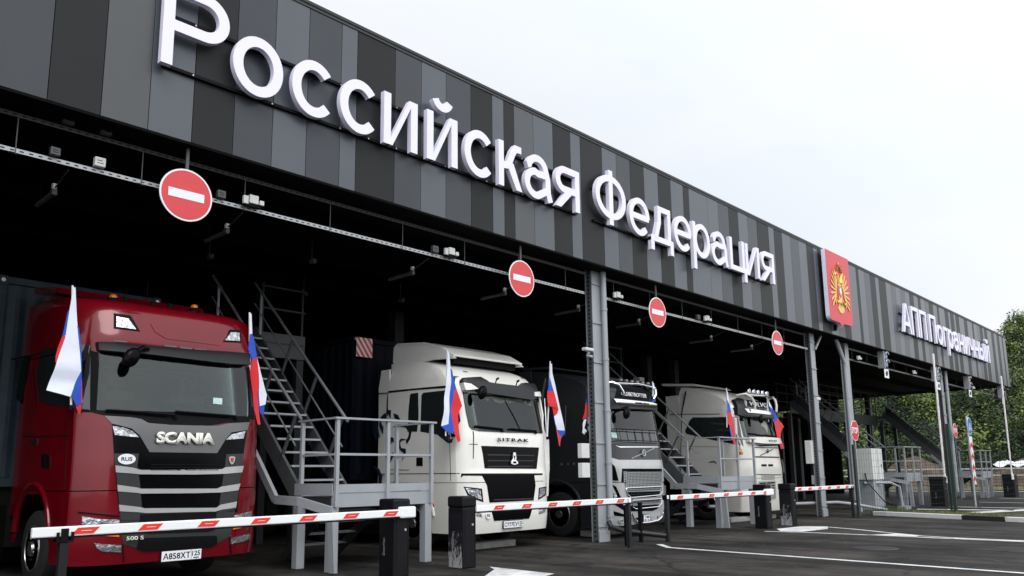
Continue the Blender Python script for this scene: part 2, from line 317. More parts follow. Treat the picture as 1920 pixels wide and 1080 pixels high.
# crack and tar seam lines in the asphalt
mat('tar',(.008,.008,.009),.5)
rg=random.Random(11)
mb=MB(); i=mb.mi('tar')
for x0,y0,x1,y1 in ((9.4,8.9,13.0,3.6),(9.8,6.0,11.9,7.9),(15.2,9.1,14.2,3.1),(10.4,3.4,12.6,4.0),(20.6,8.2,21.6,3.0),(12.4,9.6,17.9,9.2)):
    P=[]; n=26
    for k in range(n+1):
        t=k/n; P.append((x0+(x1-x0)*t+rg.gauss(0,.05),y0+(y1-y0)*t+rg.gauss(0,.05)))
    for a,b in zip(P,P[1:]):
        d=(Vector(b)-Vector(a)).normalized(); nn=Vector((-d.y,d.x))*rg.uniform(.006,.022)
        mb.bm.faces.new([mb.bm.verts.new((q[0],q[1],.003)) for q in ((a[0]+nn.x,a[1]+nn.y),(a[0]-nn.x,a[1]-nn.y),(b[0]-nn.x,b[1]-nn.y),(b[0]+nn.x,b[1]+nn.y))]).material_index=i
tag(mb.obj('tar_seams'),kind='structure')
# pebbles and grit
mat('grit',(.12,.12,.115),.9); mb=MB(); mb.mi('grit')
for k in range(260):
    x=rg.uniform(8,24); y=rg.uniform(1.5,10.2); r=rg.uniform(.003,.009)
    bmesh.ops.create_icosphere(mb.bm,subdivisions=1,radius=r,matrix=Matrix.Translation((x,y,r*.5)))
tag(mb.obj('grit'),'loose grit scattered over the dark asphalt','grit',kind='stuff')

# ================================================================ canopy building
FY=9.90; ZB,ZT=5.80,8.57; XL,XR=-3.0,50.45; YB=24.0
bld=thing('canopy_building','long black and grey clad border checkpoint canopy on steel columns over the truck lanes','building',(0,0,0))
def panel_mat(n,c,r,sp=.3): 
    m=mat(n,c,r,.0,var=.07,scale=1.2,bump=.035,bscale=2.2,spec=sp); return m
panel_mat('clad_dark',(.019,.0205,.022),.42,.16); panel_mat('clad_mid',(.040,.045,.053),.32,.34); panel_mat('clad_light',(.060,.070,.086),.32,.6); panel_mat('clad_warm',(.050,.053,.058),.28,.55)
XB=[2.63,3.22,3.79,4.36,4.94,5.53,6.09,6.68,6.98,7.75,8.32,8.89,9.5,10.06,10.37,10.66,11.22,11.82,12.39,12.72,13.49,14.55,15.12,15.71,16.28,16.85,17.13,18.04,19.18,19.72,20.83,21.57,21.92,22.47,24.22,24.76,25.07,25.8,26.97,27.5,28.39,28.64,29.78,30.32,30.68,31.45,34.2,34.74,35.29,35.64]
CB='DWLDMLMLDMLMDLDWLDLDLDLDLDLLDLDLDLDLDLDLDLDLDLDLD'
pan=[]
x=XL; j=0
left=[(-3,'M')]
pan+= [(XL,-2.1,'D'),(-2.1,-1.5,'M'),(-1.5,-.9,'L'),(-.9,-.3,'D'),(-.3,.3,'M'),(.3,.9,'L'),(.9,1.48,'D'),(1.48,2.05,'M'),(2.05,2.63,'M')]
for k in range(len(XB)-1): pan.append((XB[k],XB[k+1],CB[k]))
rg=random.Random(5); x=XB[-1]; c='L'
while x<XR-.01:
    w=rg.choice([.29,.57,.57,.86,1.14] if c=='L' else [.29,.57,.57,.57]); x2=min(XR,x+w)
    if XR-x2<.25: x2=XR
    pan.append((x,x2,c)); x=x2; c='D' if c=='L' else 'L'
mb=MB(); mm={'D':'clad_dark','M':'clad_mid','L':'clad_light','W':'clad_warm'}
for a,b,c in pan:
    if c=='L' and b-a>1.0:    # wide pale fields are two sheets
        n=max(2,round((b-a)/.57)); s=(b-a)/n
        for q in range(n): mb.box((a+q*s+.004,FY,ZB),(a+(q+1)*s-.004,FY+.03,ZT),mm['LM'[q%2]] if q else mm['L'])
    else: mb.box((a+.004,FY,ZB),(b-.004,FY+.03,ZT),mm[c])
mb.obj('fascia_cladding',bld,bevel=.003,seg=1)
mb=MB()
mb.box((XL,FY+.034,ZB+.01),(XR-.002,FY+.10,ZT-.01),'matt_black')
mb.box((XL,FY-.03,ZT),(XR+.03,FY+.3,ZT+.05),'dark_grey')
mb.box((XL,FY-.015,ZT-.05),(XR+.015,FY-.001,ZT),'steel_dark')
mb.obj('roof_flashing',bld)
mb=MB(); rg=random.Random(9)
y=FY+.3
while y<YB-.3: 
    mb.box((XR-.03,y,ZB),(XR,y+.565,ZT),rg.choice(['clad_dark','clad_mid','clad_light'])); y+=.57
mb.obj('end_cladding',bld)
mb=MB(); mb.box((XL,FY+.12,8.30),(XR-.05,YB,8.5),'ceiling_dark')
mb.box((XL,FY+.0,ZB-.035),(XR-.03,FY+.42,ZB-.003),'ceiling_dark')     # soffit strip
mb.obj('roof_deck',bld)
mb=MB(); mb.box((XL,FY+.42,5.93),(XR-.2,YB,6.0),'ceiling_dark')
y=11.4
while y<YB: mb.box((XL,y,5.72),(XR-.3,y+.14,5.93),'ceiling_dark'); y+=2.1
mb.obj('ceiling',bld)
mb=MB(); mb.box((XL,YB,0),(XR-.1,YB+.15,8.4),'wall_dark')  # near-black walls added to close off the canopy and keep its inside dark
mb.box((50.1,19.3,0),(50.25,YB-.01,4.85),'wall_dark'); mb.box((50.1,19.3,5.3),(50.25,YB-.01,5.92),'wall_dark'); mb.box((50.1,19.3,4.851),(50.25,20.6,5.299),'wall_dark'); mb.box((50.1,21.5,4.851),(50.25,21.7,5.299),'wall_dark'); mb.obj('added_end_wall',bld)
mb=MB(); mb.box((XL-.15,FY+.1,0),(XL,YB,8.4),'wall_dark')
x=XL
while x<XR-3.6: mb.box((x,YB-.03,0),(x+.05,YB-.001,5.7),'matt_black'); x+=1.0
mb.obj('added_rear_wall',bld)
# steel columns: open H section with a bolted foot, a cable tray on one side and a down pipe on the other
def column(x,pipe=None,tray=True,brace=0,pr=.085):
    mb=MB(); y=10.42
    mb.box((x-.16,y-.16,0),(x+.16,y-.135,5.95),'steel_grey'); mb.box((x-.16,y+.005,0),(x+.16,y+.03,5.95),'steel_grey'); mb.box((x-.012,y-.134,0),(x+.012,y+.004,5.95),'steel_grey')
    mb.box((x-.18,y-.19,0.0),(x+.18,y-.161,.22),'steel_grey')
    c=mb.obj('column',bld,bevel=.004,seg=1)
    if tray:
        mb=MB(); mb.box((x-.180,y-.13,.05),(x-.172,y-.02,5.9),'steel_mid'); 
        z=.3
        while z<5.8: mb.box((x-.185,y-.185,z),(x+.165,y-.1615,z+.03),'steel_grey'); z+=.86
        z=.1
        while z<5.8: mb.box((x-.1835,y-.10,z),(x-.1805,y-.06,z+.045),'matt_black'); z+=.09
        mb.obj('cable_tray',c)
    if pipe is not None:
        mb=MB(); xp=x+pipe; mb.tube([(xp,y-.24,.42),(xp,y-.24,4.9 if brace else 5.9)],pr,'steel_grey',14)
        for z in (.5,1.6,2.7,3.8,4.9): mb.tube([(xp,y-.24,z),(xp,y-.24,z+.05)],pr+.012,'steel_grey',14)
        mb.obj('down_pipe',c)
    if brace:
        mb=MB(); mb.tube([(xp,y-.24,4.85),(xp,y-.24,5.0),(xp-.62,y-.24,5.78)],.07,'steel_grey',10); mb.obj('brace',c)
    return c
column(13.62,.15,pr=.062); c_=column(25.0,None,True,.0)
mb=MB(); mb.bar((25.1,10.22,5.25),(25.6,10.2,5.75),.05,.05,'steel_grey'); mb.obj('brace',c_); column(27.9,-.5,False,-1,pr=.07); column(38.95,.33,True,pr=.07)
# inner row of columns
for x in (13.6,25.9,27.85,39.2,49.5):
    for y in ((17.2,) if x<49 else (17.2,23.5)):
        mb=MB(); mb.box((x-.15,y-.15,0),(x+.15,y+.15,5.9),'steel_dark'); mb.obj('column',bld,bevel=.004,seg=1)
# ================================================================ facade lettering
def arc(cx,cy,rx,ry,a0,a1,n=22):
    return [(cx+rx*math.cos(math.radians(a0+(a1-a0)*k/n)),cy+ry*math.sin(math.radians(a0+(a1-a0)*k/n))) for k in range(n+1)]
def glyph(ch,w,xh,cap,s):
    """list of (points, closed) centre lines; ('poly',pts) for outlines"""
    h=s/2; L=[]
    def st(*p): L.append(('s',list(p)))
    def ring(cx,cy,rx,ry): L.append(('c',arc(cx,cy,rx,ry,0,360,40)[:-1]))
    def bowlP(x0,x1,yt,yb,sg=1):   # D shaped bowl; x0 = side of the stem, x1 = outer
        r=(yt-yb)/2; cx=x1-sg*min(r,abs(x1-x0)*.62); rx=abs(x1-cx)
        if sg>0: a=arc(cx,(yt+yb)/2,rx,r,90,-90)
        else: a=arc(cx,(yt+yb)/2,rx,r,90,270)
        return [(x0,yt)]+a+[(x0,yb)]
    if ch=='Р': st((h,0),(h,cap)); L.append(('s',bowlP(s,w-h,cap-h,cap*.42+h)))
    elif ch=='р': st((h,-.33),(h,xh)); ring(w/2+.02,xh/2,w/2-h-.02,xh/2-h)
    elif ch=='о': ring(w/2,xh/2,w/2-h,xh/2-h)
    elif ch=='с': L.append(('s',arc(w*.52,xh/2,w*.52-h,xh/2-h,42,318,34)))
    elif ch=='е': L.append(('s',arc(w/2,xh/2,w/2-h,xh/2-h,0,318,36))); L.append(('s',[(s*.8,xh*.5),(w-h*.6,xh*.5)]))
    elif ch in 'ий':
        st((h,0),(h,xh)); st((w-h,0),(w-h,xh)); L.append(('p',[(s*.6,0),(s*1.25,0),(w-s*.6,xh),(w-s*1.25,xh)]))
        if ch=='й': L.append(('s',arc(w/2,xh+.30,w*.24,.17,195,345,12)))
    elif ch=='к': st((h,0),(h,xh)); L.append(('s',[(s*.8,xh*.47),(w*.42,xh*.50),(w*.62,xh*.82),(w*.74,xh-h*.9),(w*.98,xh-h*.9)])); L.append(('p',[(w*.36,xh*.50),(w*.62,xh*.58),(w+.0,0),(w-s*1.15,0)]))
    elif ch=='а':
        L.append(('s',[(w*.10,xh*.70)]+arc(w*.47,xh*.66,w*.31,xh*.34-h,165,20,12)+[(w-h-.05,xh*.5),(w-h-.04,xh*.2),(w-h+.02,0)]))
        L.append(('s',[(w-s*.9,xh*.585),(w*.48,xh*.57)]+arc(w*.40,xh*.33,w*.40-h,xh*.33-h+.02,95,285,16)+[(w-s*.9,xh*.25)]))
    elif ch=='я': st((w-h,0),(w-h,xh)); L.append(('s',bowlP(w-s*.8,h*1.1,xh-h,xh*.37+h,-1))); L.append(('p',[(0,0),(s*1.15,0),(w*.72,xh*.42),(w*.42,xh*.42)]))
    elif ch=='Ф': st((w/2,0),(w/2,cap+.06)); ring(w/2,cap*.53,w/2-h,cap*.36)
    elif ch=='д': st((s*.5,-.22),(s*.5,h*1.2)); st((w-h*.9,-.22),(w-h*.9,h*1.2)); st((0,h),(w,h)); st((w-s*1.2,s*.8),(w-s*1.2,xh)); st((w*.36,xh-h),(w-s*.8,xh-h)); L.append(('s',[(w*.40,xh),(w*.38,xh*.55),(w*.22,s*.7)]))
    elif ch=='ц': st((h,0),(h,xh)); st((w-s*1.05,0),(w-s*1.05,xh)); st((s*.8,h),(w,h)); st((w-h*.8,h*1.4),(w-h*.8,-.24))
    elif ch=='А': L.append(('p',[(0,0),(s*1.08,0),(w/2+s*.18,cap),(w/2-s*.55,cap)])); L.append(('p',[(w-s*1.08,0),(w,0),(w/2+s*.55,cap),(w/2-s*.18,cap)])); st((w*.24,cap*.30),(w*.76,cap*.30))
    elif ch=='П': st((h,0),(h,cap)); st((w-h,0),(w-h,cap)); st((s*.8,cap-h),(w-s*.8,cap-h))
    elif ch=='г': st((h,0),(h,xh)); st((s*.8,xh-h),(w,xh-h))
    elif ch=='н': st((h,0),(h,xh)); st((w-h,0),(w-h,xh)); st((s*.8,xh*.5),(w-s*.8,xh*.5))
    elif ch=='ч': st((w-h,0),(w-h,xh)); L.append(('s',[(h,xh),(h,xh*.62),(w*.3,xh*.42),(w-s*.8,xh*.45)]))
    elif ch=='ы': st((h,0),(h,xh)); L.append(('s',bowlP(s*.8,w*.66,xh*.60,h))); st((w-h,0),(w-h,xh))
    return L
def outline(kind,pts,s):
    P=[Vector(p) for p in pts]; n=len(P); A=[];B=[]
    for k in range(n):
        if kind=='c': a=P[k]-P[k-1]; b=P[(k+1)%n]-P[k]
        else: a=(P[k]-P[k-1]) if k>0 else (P[1]-P[0]); b=(P[k+1]-P[k]) if k<n-1 else (P[k]-P[k-1])
        a=a.normalized(); b=b.normalized(); t=(a+b).normalized(); m=1/max(.6,t.dot(b)); nn=Vector((-t.y,t.x))*s/2*m
        A.append(P[k]+nn); B.append(P[k]-nn)
    return A,B
def letter(ch,x,w,z0,xh,cap,s,y0,depth,parent):
    mb=MB(); i=mb.mi('acrylic'); bm=mb.bm
    for q,(kind,pts) in enumerate(glyph(ch,w,xh,cap,s)):
        yf=y0-.0012*q; yb=y0+depth
        T=lambda p,y: bm.verts.new((x+p[0],y,z0+p[1]))
        if kind=='p':
            f=[T(p,yf) for p in pts]; b=[T(p,yb) for p in pts]; n=len(f)
            for fa in (f,b[::-1]): bm.faces.new(fa).material_index=i
            for k in range(n): bm.faces.new((f[k],b[k],b[(k+1)%n],f[(k+1)%n])).material_index=i
        else:
            A,B=outline(kind,pts,s); n=len(A)
            fa=[T(p,yf) for p in A]; fb=[T(p,yf) for p in B]; ba=[T(p,yb) for p in A]; bb=[T(p,yb) for p in B]
            R=range(n) if kind=='c' else range(n-1)
            for k in R:
                j=(k+1)%n
                for f in ((fa[k],fa[j],fb[j],fb[k]),(ba[j],ba[k],bb[k],bb[j]),(fa[j],fa[k],ba[k],ba[j]),(fb[k],fb[j],bb[j],bb[k])): bm.faces.new(f).material_index=i
            if kind!='c':
                for k in (0,n-1): bm.faces.new((fa[k],fb[k],bb[k],ba[k])).material_index=i
    mb.obj('letter',parent)
XH,CAP,SW=.885,1.18,.150
def rails(parent,x0,x1,zs):
    mb=MB()
    for z in zs: mb.box((x0,FY-.055,z),(x1,FY-.001,z+.045),'matt_black')
    rg=random.Random(2); x=x0+.4
    while x<x1:
        for z in zs: mb.box((x,FY-.06,z+.01),(x+.02,FY-.056,z+.03),'galv')
        x+=rg.uniform(.5,1.2)
    mb.obj('mounting_rail',parent)
sg=thing('facade_lettering','big white raised country name lettering running across the clad front above the trucks','sign',(0,0,0))
LT=[('Р',3.82,.90,SW),('о',4.79,.77,SW),('с',5.71,.72,SW),('с',6.54,.72,SW),('и',7.38,.70,SW*.95),('й',8.29,.70,SW*.95),('с',9.16,.73,SW),('к',10.03,.63,SW*.9),('а',10.74,.80,SW*.95),('я',11.65,.77,SW*.95),
 ('Ф',12.97,1.10,SW*.95),('е',14.20,.80,SW*.9),('д',15.03,.95,SW*.9),('е',16.04,.80,SW*.9),('р',16.91,.82,SW*.9),('а',17.82,.84,SW*.9),('ц',18.78,.88,SW*.9),('и',19.66,.80,SW*.9),('я',20.58,.81,SW*.9)]
for ch,x,w,s in LT: letter(ch,x,w,6.68,XH,CAP,s,9.71,.09,sg)
rails(sg,3.9,12.5,(6.70,7.42)); rails(sg,13.05,21.4,(6.70,7.42))
sg=thing('facade_lettering','white raised checkpoint name lettering near the far right end of the clad front','sign',(0,0,0))
x=32.5
for ch,w,g in (('А',1.22,.10),('П',1.08,.15),('П',1.08,.42),('П',1.08,.15),('о',.95,.13),('г',.68,.10),('р',.92,.12),('а',.92,.13),('н',.92,.14),('и',.95,.14),('ч',.85,.14),('н',.92,.14),('ы',1.2,.14),('й',.95,0)):
    letter(ch,x,w*.82,6.68,XH,CAP,.155,9.71,.09,sg); x+=w*.82+g*.98
rails(sg,32.6,x-.1,(6.70,7.42))

# coat of arms shield
em=thing('coat_of_arms','red shield with a golden double headed eagle mounted on the clad front','emblem',(0,0,0))
ex0,ex1,ez0,ez1=25.12,27.05,6.02,8.50; ec=(ex0+ex1)/2
prof=[(ex0,ez1),(ex1,ez1)]+[(ex1-.0,6.30)]+arc(ex1-.16,6.32,.16,.16,0,-90,5)+[(ec+.25,6.16),(ec+.08,6.11),(ec,6.0),(ec-.08,6.11),(ec-.25,6.16)]+arc(ex0+.16,6.32,.16,.16,-90,-180,5)
mb=MB(); mb.prism([(x,9.66,z) for x,z in prof],(0,.005,0),'shield_red'); mb.obj('shield_face',em)
mb=MB(); mb.prism([(x,9.667,z) for x,z in prof],(0,.13,0),'acrylic'); mb.obj('shield_body',em)
def plate2(name,pts,m,y,parent,th=.012,mirror=True,sc=1.0):
    mb=MB()
    for sgn in ((1,-1) if mirror else (1,)):
        mb.prism([(ec+sgn*px_*sc,y,7.18+pz*sc) for px_,pz in pts],(0,th,0),m)
    return mb.obj(name,parent)
# wings: fan of feathers
mb=MB()
for sgn in (1,-1):
    for k in range(9):
        a=math.radians(104-k*19); r0,r1=.10,.62-.02*abs(k-3)
        bx,bz=.20+.05*k*.4,.28-.055*k
        tx=bx+ (.50-.012*k)*math.cos(a)*.9+.12; tz=bz+.55*math.sin(a)
        dx,dz=tx-bx,tz-bz; L=math.hypot(dx,dz); nx,nz=-dz/L*.027,dx/L*.027
        yy=9.645-.001*k
        mb.prism([(ec+sgn*(bx+nx),yy,7.2+bz+nz),(ec+sgn*(bx+dx*.8+nx*1.2),yy,7.2+bz+dz*.8+nz*1.2),(ec+sgn*tx,yy,7.2+tz),(ec+sgn*(bx+dx*.8-nx*1.2),yy,7.2+bz+dz*.8-nz*1.2),(ec+sgn*(bx-nx),yy,7.2+bz-nz)],(0,.012,0),'gold')
mb.obj('wing',em)
mb=MB()
mb.prism([(ec+x_,9.640,7.2+z_) for x_,z_ in ((-.11,.35),(.11,.35),(.16,.1),(.14,-.2),(.08,-.38),(-.08,-.38),(-.14,-.2),(-.16,.1))],(0,.014,0),'gold')
for sgn in (1,-1):
    mb.tube([(ec+sgn*.08,9.64,7.5),(ec+sgn*.13,9.64,7.68),(ec+sgn*.20,9.64,7.80),(ec+sgn*.27,9.64,7.80),(ec+sgn*.36,9.64,7.72)],.055,'gold',7,r2=.02)
    mb.tube([(ec+sgn*.12,9.64,6.9),(ec+sgn*.28,9.64,6.80),(ec+sgn*.42,9.64,6.86)],.035,'gold',6)
    for k in range(3): mb.tube([(ec+sgn*.42,9.64,6.86),(ec+sgn*(.42+.05*k),9.64,6.72+.06*k)],.018,'gold',5)
    mb.tube([(ec+sgn*.20,9.64,7.90),(ec+sgn*.20,9.64,7.99)],.06,'gold_dark',8)
mb.tube([(ec,9.64,8.02),(ec,9.64,8.12)],.075,'gold_dark',8); mb.tube([(ec,9.64,8.12),(ec,9.64,8.2)],.02,'gold',6)
mb.tube([(ec-.20,9.64,7.97),(ec,9.64,8.05),(ec+.2,9.64,7.97)],.015,'gold_dark',6)
mb.obj('eagle_body',em)
mb=MB()
for k in range(7):
    a=math.radians(-90+(k-3)*15); mb.prism([(ec+.05*(k-3)*.5-.03,9.642,6.84),(ec+.05*(k-3)*.5+.03,9.642,6.84),(ec+.36*math.cos(a)+.04,9.642,6.86+.38*math.sin(a)),(ec+.36*math.cos(a)-.04,9.642,6.86+.38*math.sin(a))],(0,.012,0),'gold')
mb.obj('eagle_tail',em)
mb=MB(); mb.prism([(ec+x_,9.626,7.2+z_) for x_,z_ in ((-.13,.2),(.13,.2),(.13,-.1),(0,-.2),(-.13,-.1))],(0,.013,0),'side_red'); mb.prism([(ec+x_,9.618,7.2+z_) for x_,z_ in ((-.06,.12),(.03,.15),(.07,.02),(.03,-.1),(-.05,-.08),(-.09,.02))],(0,.008,0),'sign_white'); mb.obj('breast_shield',em)
mb=MB(); mb.box((ec-.16,9.80,5.92),(ec-.10,9.895,6.1),'matt_black'); mb.obj('bracket',em)

# ================================================================ under the edge: trays, sensors, lamps, signs
def perf_rail(name,label,x0,x1,z,y,m,hang=True):
    t=thing(name,label,'cable tray',(0,0,0),'perforated cable trays under the canopy edge')
    mb=MB(); mb.box((x0,0,0),(x1,.004,.055),m+'_perf'); mb.box((x0,.004,.051),(x1,.05,.055),m)
    mb.obj('rail',t,loc=(0,y,z))
    if hang:
        mb=MB(); x=x0+.35
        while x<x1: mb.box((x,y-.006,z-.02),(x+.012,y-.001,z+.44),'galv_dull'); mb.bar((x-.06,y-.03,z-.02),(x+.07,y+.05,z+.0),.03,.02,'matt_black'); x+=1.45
        mb.obj('hanger',t)
    return t
perf_rail('cable_tray','bright perforated lower cable tray from the left edge to the first column',2.1,13.25,5.21,10.3,'galv')
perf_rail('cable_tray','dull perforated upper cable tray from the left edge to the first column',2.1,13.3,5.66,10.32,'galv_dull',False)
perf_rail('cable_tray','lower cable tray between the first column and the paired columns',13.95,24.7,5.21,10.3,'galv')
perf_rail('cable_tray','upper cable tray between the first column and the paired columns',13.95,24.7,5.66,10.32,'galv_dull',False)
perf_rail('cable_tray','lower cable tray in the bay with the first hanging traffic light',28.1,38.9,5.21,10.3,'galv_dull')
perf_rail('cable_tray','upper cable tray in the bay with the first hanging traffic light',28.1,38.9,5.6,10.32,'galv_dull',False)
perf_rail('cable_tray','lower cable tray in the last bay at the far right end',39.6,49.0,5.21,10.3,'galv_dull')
mb=MB(); mb.box((2.16,10.28,5.0),(2.24,10.285,5.95),'galv')
z=5.03
while z<5.9: mb.box((2.18,10.2775,z),(2.2,10.2795,z+.04),'matt_black'); z+=.09
tag(mb.obj('rail_post'),'upright perforated steel strip at the left picture edge','steel strip')
# junction boxes on the trays
def jbox(x,z,s,label,bright=True):
    t=thing('junction_box',label,'junction box',(x,10.27,z),'small junction boxes on the cable trays')
    mb=MB(); mb.box((-s/2,-.05,0),(s/2,.03,s*.95),'box_white' if bright else 'galv_dull'); mb.obj('housing',t,bevel=.012)
    mb=MB()
    for r_ in range(2):
        mb.box((-s*.3,-.0525,s*(.30+.26*r_)),(s*(.28-.1*r_),-.0505,s*(.30+.26*r_)+s*.06),'seam')
    mb.obj('printed_label',t)
jbox(2.98,5.72,.13,'upper left grey junction box on the dull tray',False); jbox(3.42,5.72,.13,'second junction box on the dull upper tray',False)
jbox(2.86,5.275,.11,'half hidden grey junction box on the bright tray nearest the left edge',False); jbox(3.37,5.275,.13,'pale square junction box on the bright tray at left',True)
jbox(4.98+.0,5.27,.12,'grey junction box right of the first no entry sign',False)
jbox(8.95,5.27,.13,'small junction box midway between the first two no entry signs',False); jbox(17.9,5.27,.13,'small junction box between the third and fourth no entry signs',False)
def sensor(x,label,y=10.24,z=5.27,yaw=0,s=1.0):
    t=thing('lane_sensor',label,'sensor',(x,y,z),'white lane sensors clipped on the cable trays'); t.rotation_euler=(0,0,yaw); t.scale=(s,s,s)
    mb=MB(); mb.box((-.07,-.06,.02),(.07,.05,.15),'box_white'); mb.obj('housing',t,bevel=.012)
    mb=MB(); mb.box((-.16,-.05,.0),(-.085,.0,.12),'box_white'); mb.obj('side_head',t,bevel=.008)
    mb=MB(); mb.box((.085,-.07,.02),(.15,-.02,.09),'box_white'); mb.obj('side_head',t,bevel=.008)
    mb=MB(); mb.box((-.12,-.04,-.02),(.12,.04,.0),'matt_black'); mb.obj('clamp',t)
sensor(5.45,'white sensor cluster on the tray right of the first no entry sign'); sensor(9.3,'white sensor cluster on the tray left of the second no entry sign'); sensor(11.05,'white sensor just right of the second no entry sign',s=.9)
sensor(14.35,'white sensor just right of the first column'); sensor(16.0,'white sensor just right of the third no entry sign',s=.9); sensor(18.3,'white sensor left of the fourth no entry sign'); sensor(28.9,'white sensor right of the bent down pipe column'); sensor(35.0,'white sensor on the tray left of the second hanging traffic light')
sensor(44,'white sensor on the tray in the last bay')
# no entry signs
def no_entry(x,r,z,label):
    t=thing('no_entry_sign',label,'road sign',(x,10.0,z),'round no entry signs hanging from the canopy edge')
    mb=MB(); mb.lathe([(0,r),(.012,r)],(0,0,0),'y',48,'sign_white'); mb.obj('rim',t)
    mb=MB(); mb.lathe([(-.003,r*.935),(-.0005,r*.935)],(0,0,0),'y',48,'sign_red'); mb.obj('red_face',t)
    mb=MB(); mb.box((-r*.68,-.006,-r*.165),(r*.68,-.0035,r*.165),'sign_white'); mb.obj('white_bar',t)
    mb=MB(); mb.box((-.02,.02,r*.2),(.02,.05,5.93-z),'galv_dull'); mb.box((-.3,.013,-.02),(.3,.019,.02),'galv_dull'); mb.obj('hanger',t)
no_entry(4.36+.02,.355,5.10,'biggest no entry sign, above the red truck'); no_entry(10.93,.355,5.10,'second no entry sign, left of the first column'); no_entry(15.62,.355,5.10,'third no entry sign, just right of the first column'); no_entry(21.9,.355,5.08,'smallest no entry sign, above the far white truck')
# unlit tube lamps under the ceiling
def tube_lamp(x,y,z,label,L=.62):
    t=thing('tube_lamp',label,'lamp',(x,y,z),'unlit tube lamps on conduit under the ceiling')
    mb=MB(); mb.tube([(0,-L/2,0),(0,L/2,0)],.032,'galv_dull',10); mb.obj('tube',t)
    mb=MB(); mb.box((-.03,-L/2-.1,-.03),(.03,-L/2-.01,.04),'galv_dull'); mb.box((-.03,-L/2-.1,.05),(.02,-L/2-.05,.12),'box_white'); mb.obj('end_clip',t)
    mb=MB(); mb.tube([(0,-L/2-.05,.05),(.02,-L/2-.5,.2)],.010,'steel_dark',6); mb.obj('conduit',t)
    mb=MB(); mb.tube([(0,L*.3,.03),(0,L*.3,.8)],.008,'ceiling_dark',6); mb.obj('hanger',t)
nm=['leftmost','second','third','fourth','fifth','sixth','seventh','eighth']
for k,x in enumerate((3.13,5.52,9.16,11.62,14.06,16.49,20.07,22.52)): tube_lamp(x,11.5,5.1,'unlit tube lamp under the dark ceiling, %s from the left'%nm[k])
for k,(x,y) in enumerate(((6.4,13.5),(9.3,15.0),(11.2,14.0),(7.9,12.5))):
    t=thing('ceiling_camera','small dark camera on the ceiling, %s of the four deep inside'%nm[k],'camera',(x,y,5.35),'small cameras deep under the ceiling')
    mb=MB(); mb.box((-.04,-.09,-.04),(.04,.06,.04),'galv_dull'); mb.obj('housing',t,bevel=.01)
    mb=MB(); mb.tube([(0,.02,.04),(0,.02,.4)],.012,'steel_dark',6); mb.obj('bracket',t)
# traffic lights + truck symbol plates
def traffic_light(x,label,flip=0):
    t=thing('traffic_light',label,'traffic light',(x,10.0,4.83),'hanging traffic lights in the far bays'); t.scale=(1.35,1.2,1.05)
    mb=MB(); mb.box((-.16,-.02,.30),(.16,.12,.90),'gloss_black'); mb.obj('housing',t,bevel=.02)
    for k in range(2):
        mb=MB(); mb.lathe([(-.03,.115),(-.021,.115)],(0,0,.46+.28*k),'y',20,'screen_blue' if flip==0 else 'grey_lens'); mb.obj('lens',t)
        mb=MB(); mb.tube([(.125*math.cos(a),-.07,.46+.28*k+.125*math.sin(a)) for a in [math.radians(20+14*j) for j in range(11)]],.02,'galv',5); mb.obj('lens_hood',t)
    mb=MB(); mb.box((-.21,-.05,.28),(-.165,.14,.92),'galv'); mb.obj('side_plate',t)
    mb=MB(); mb.box((-.17,-.01,-.06),(.17,.0,.26),'sign_white'); mb.obj('symbol_plate',t,bevel=.003,seg=1)
    mb=MB(); mb.box((-.08,-.013,.02),(.05,-.0105,.05),'matt_black'); mb.box((-.04,-.013,.06),(.09,-.0105,.19),'matt_black'); mb.box((-.09,-.013,.06),(-.05,-.0105,.12),'matt_black'); mb.obj('truck_symbol',t)
    mb=MB(); mb.tube([(0,.05,.9),(0,.05,1.1)],.02,'galv_dull',6); mb.obj('hanger',t)
traffic_light(30.95,'hanging traffic light nearest the bent pipe column, with a truck plate below'); traffic_light(37.4,'hanging traffic light beside the nearer raised barrier arm',0); traffic_light(42.4,'third hanging traffic light from the left',1); traffic_light(48.9,'traffic light left of the farthest raised barrier arm',1)
for k,x in enumerate((50.6,52.0)):
    t=thing('flood_lamp',('left','right')[k]+' lamp of the pair at the far end corner of the canopy','lamp',(x,10.6,5.5),'pair of lamps at the canopy end')
    mb=MB(); mb.box((-.15,-.12,-.3),(.15,.1,.25),'galv_dull'); mb.obj('housing',t,bevel=.02)
    mb=MB(); mb.tube([(-.15,0,.3),(-(x-50.3),0,.35)],.02,'galv_dull',6); mb.obj('bracket',t)
# camera on the first column and wall boxes
t=thing('column_camera','small white camera on a bracket on the left of the first column','camera',(13.22,10.2,3.93))
mb=MB(); mb.box((-.18,-.06,.02),(.1,.06,.09),'box_white'); mb.obj('housing',t,bevel=.02); mb=MB(); mb.tube([(0,0,0),(0,.05,-.06),(.22,.1,-.06)],.028,'box_white',8); mb.obj('bracket',t)
t=thing('column_camera','small white camera on the left of the slim paired column','camera',(25.2,10.3,3.6))
mb=MB(); mb.box((-.18,-.06,.02),(.1,.06,.12),'box_white'); mb.obj('housing',t,bevel=.02); mb=MB(); mb.tube([(0,0,0),(.3,.1,-.02)],.02,'box_white',8); mb.obj('bracket',t)
for z,l in ((1.32,'lower'),(1.72,'upper')):
    t=thing('wall_box',l+' small pale box on the left side of the first column','electrical box',(13.15,10.35,z))
    mb=MB(); mb.box((-.14,-.05,0),(.12,.06,.30),'box_white'); mb.obj('housing',t,bevel=.008)
    mb=MB(); mb.box((.12,.0,.1),(.22,.03,.16),'galv_dull'); mb.obj('bracket',t)
t=thing('wall_box','larger pale cabinet on the left side of the slim paired column','electrical box',(24.95,10.5,1.62))
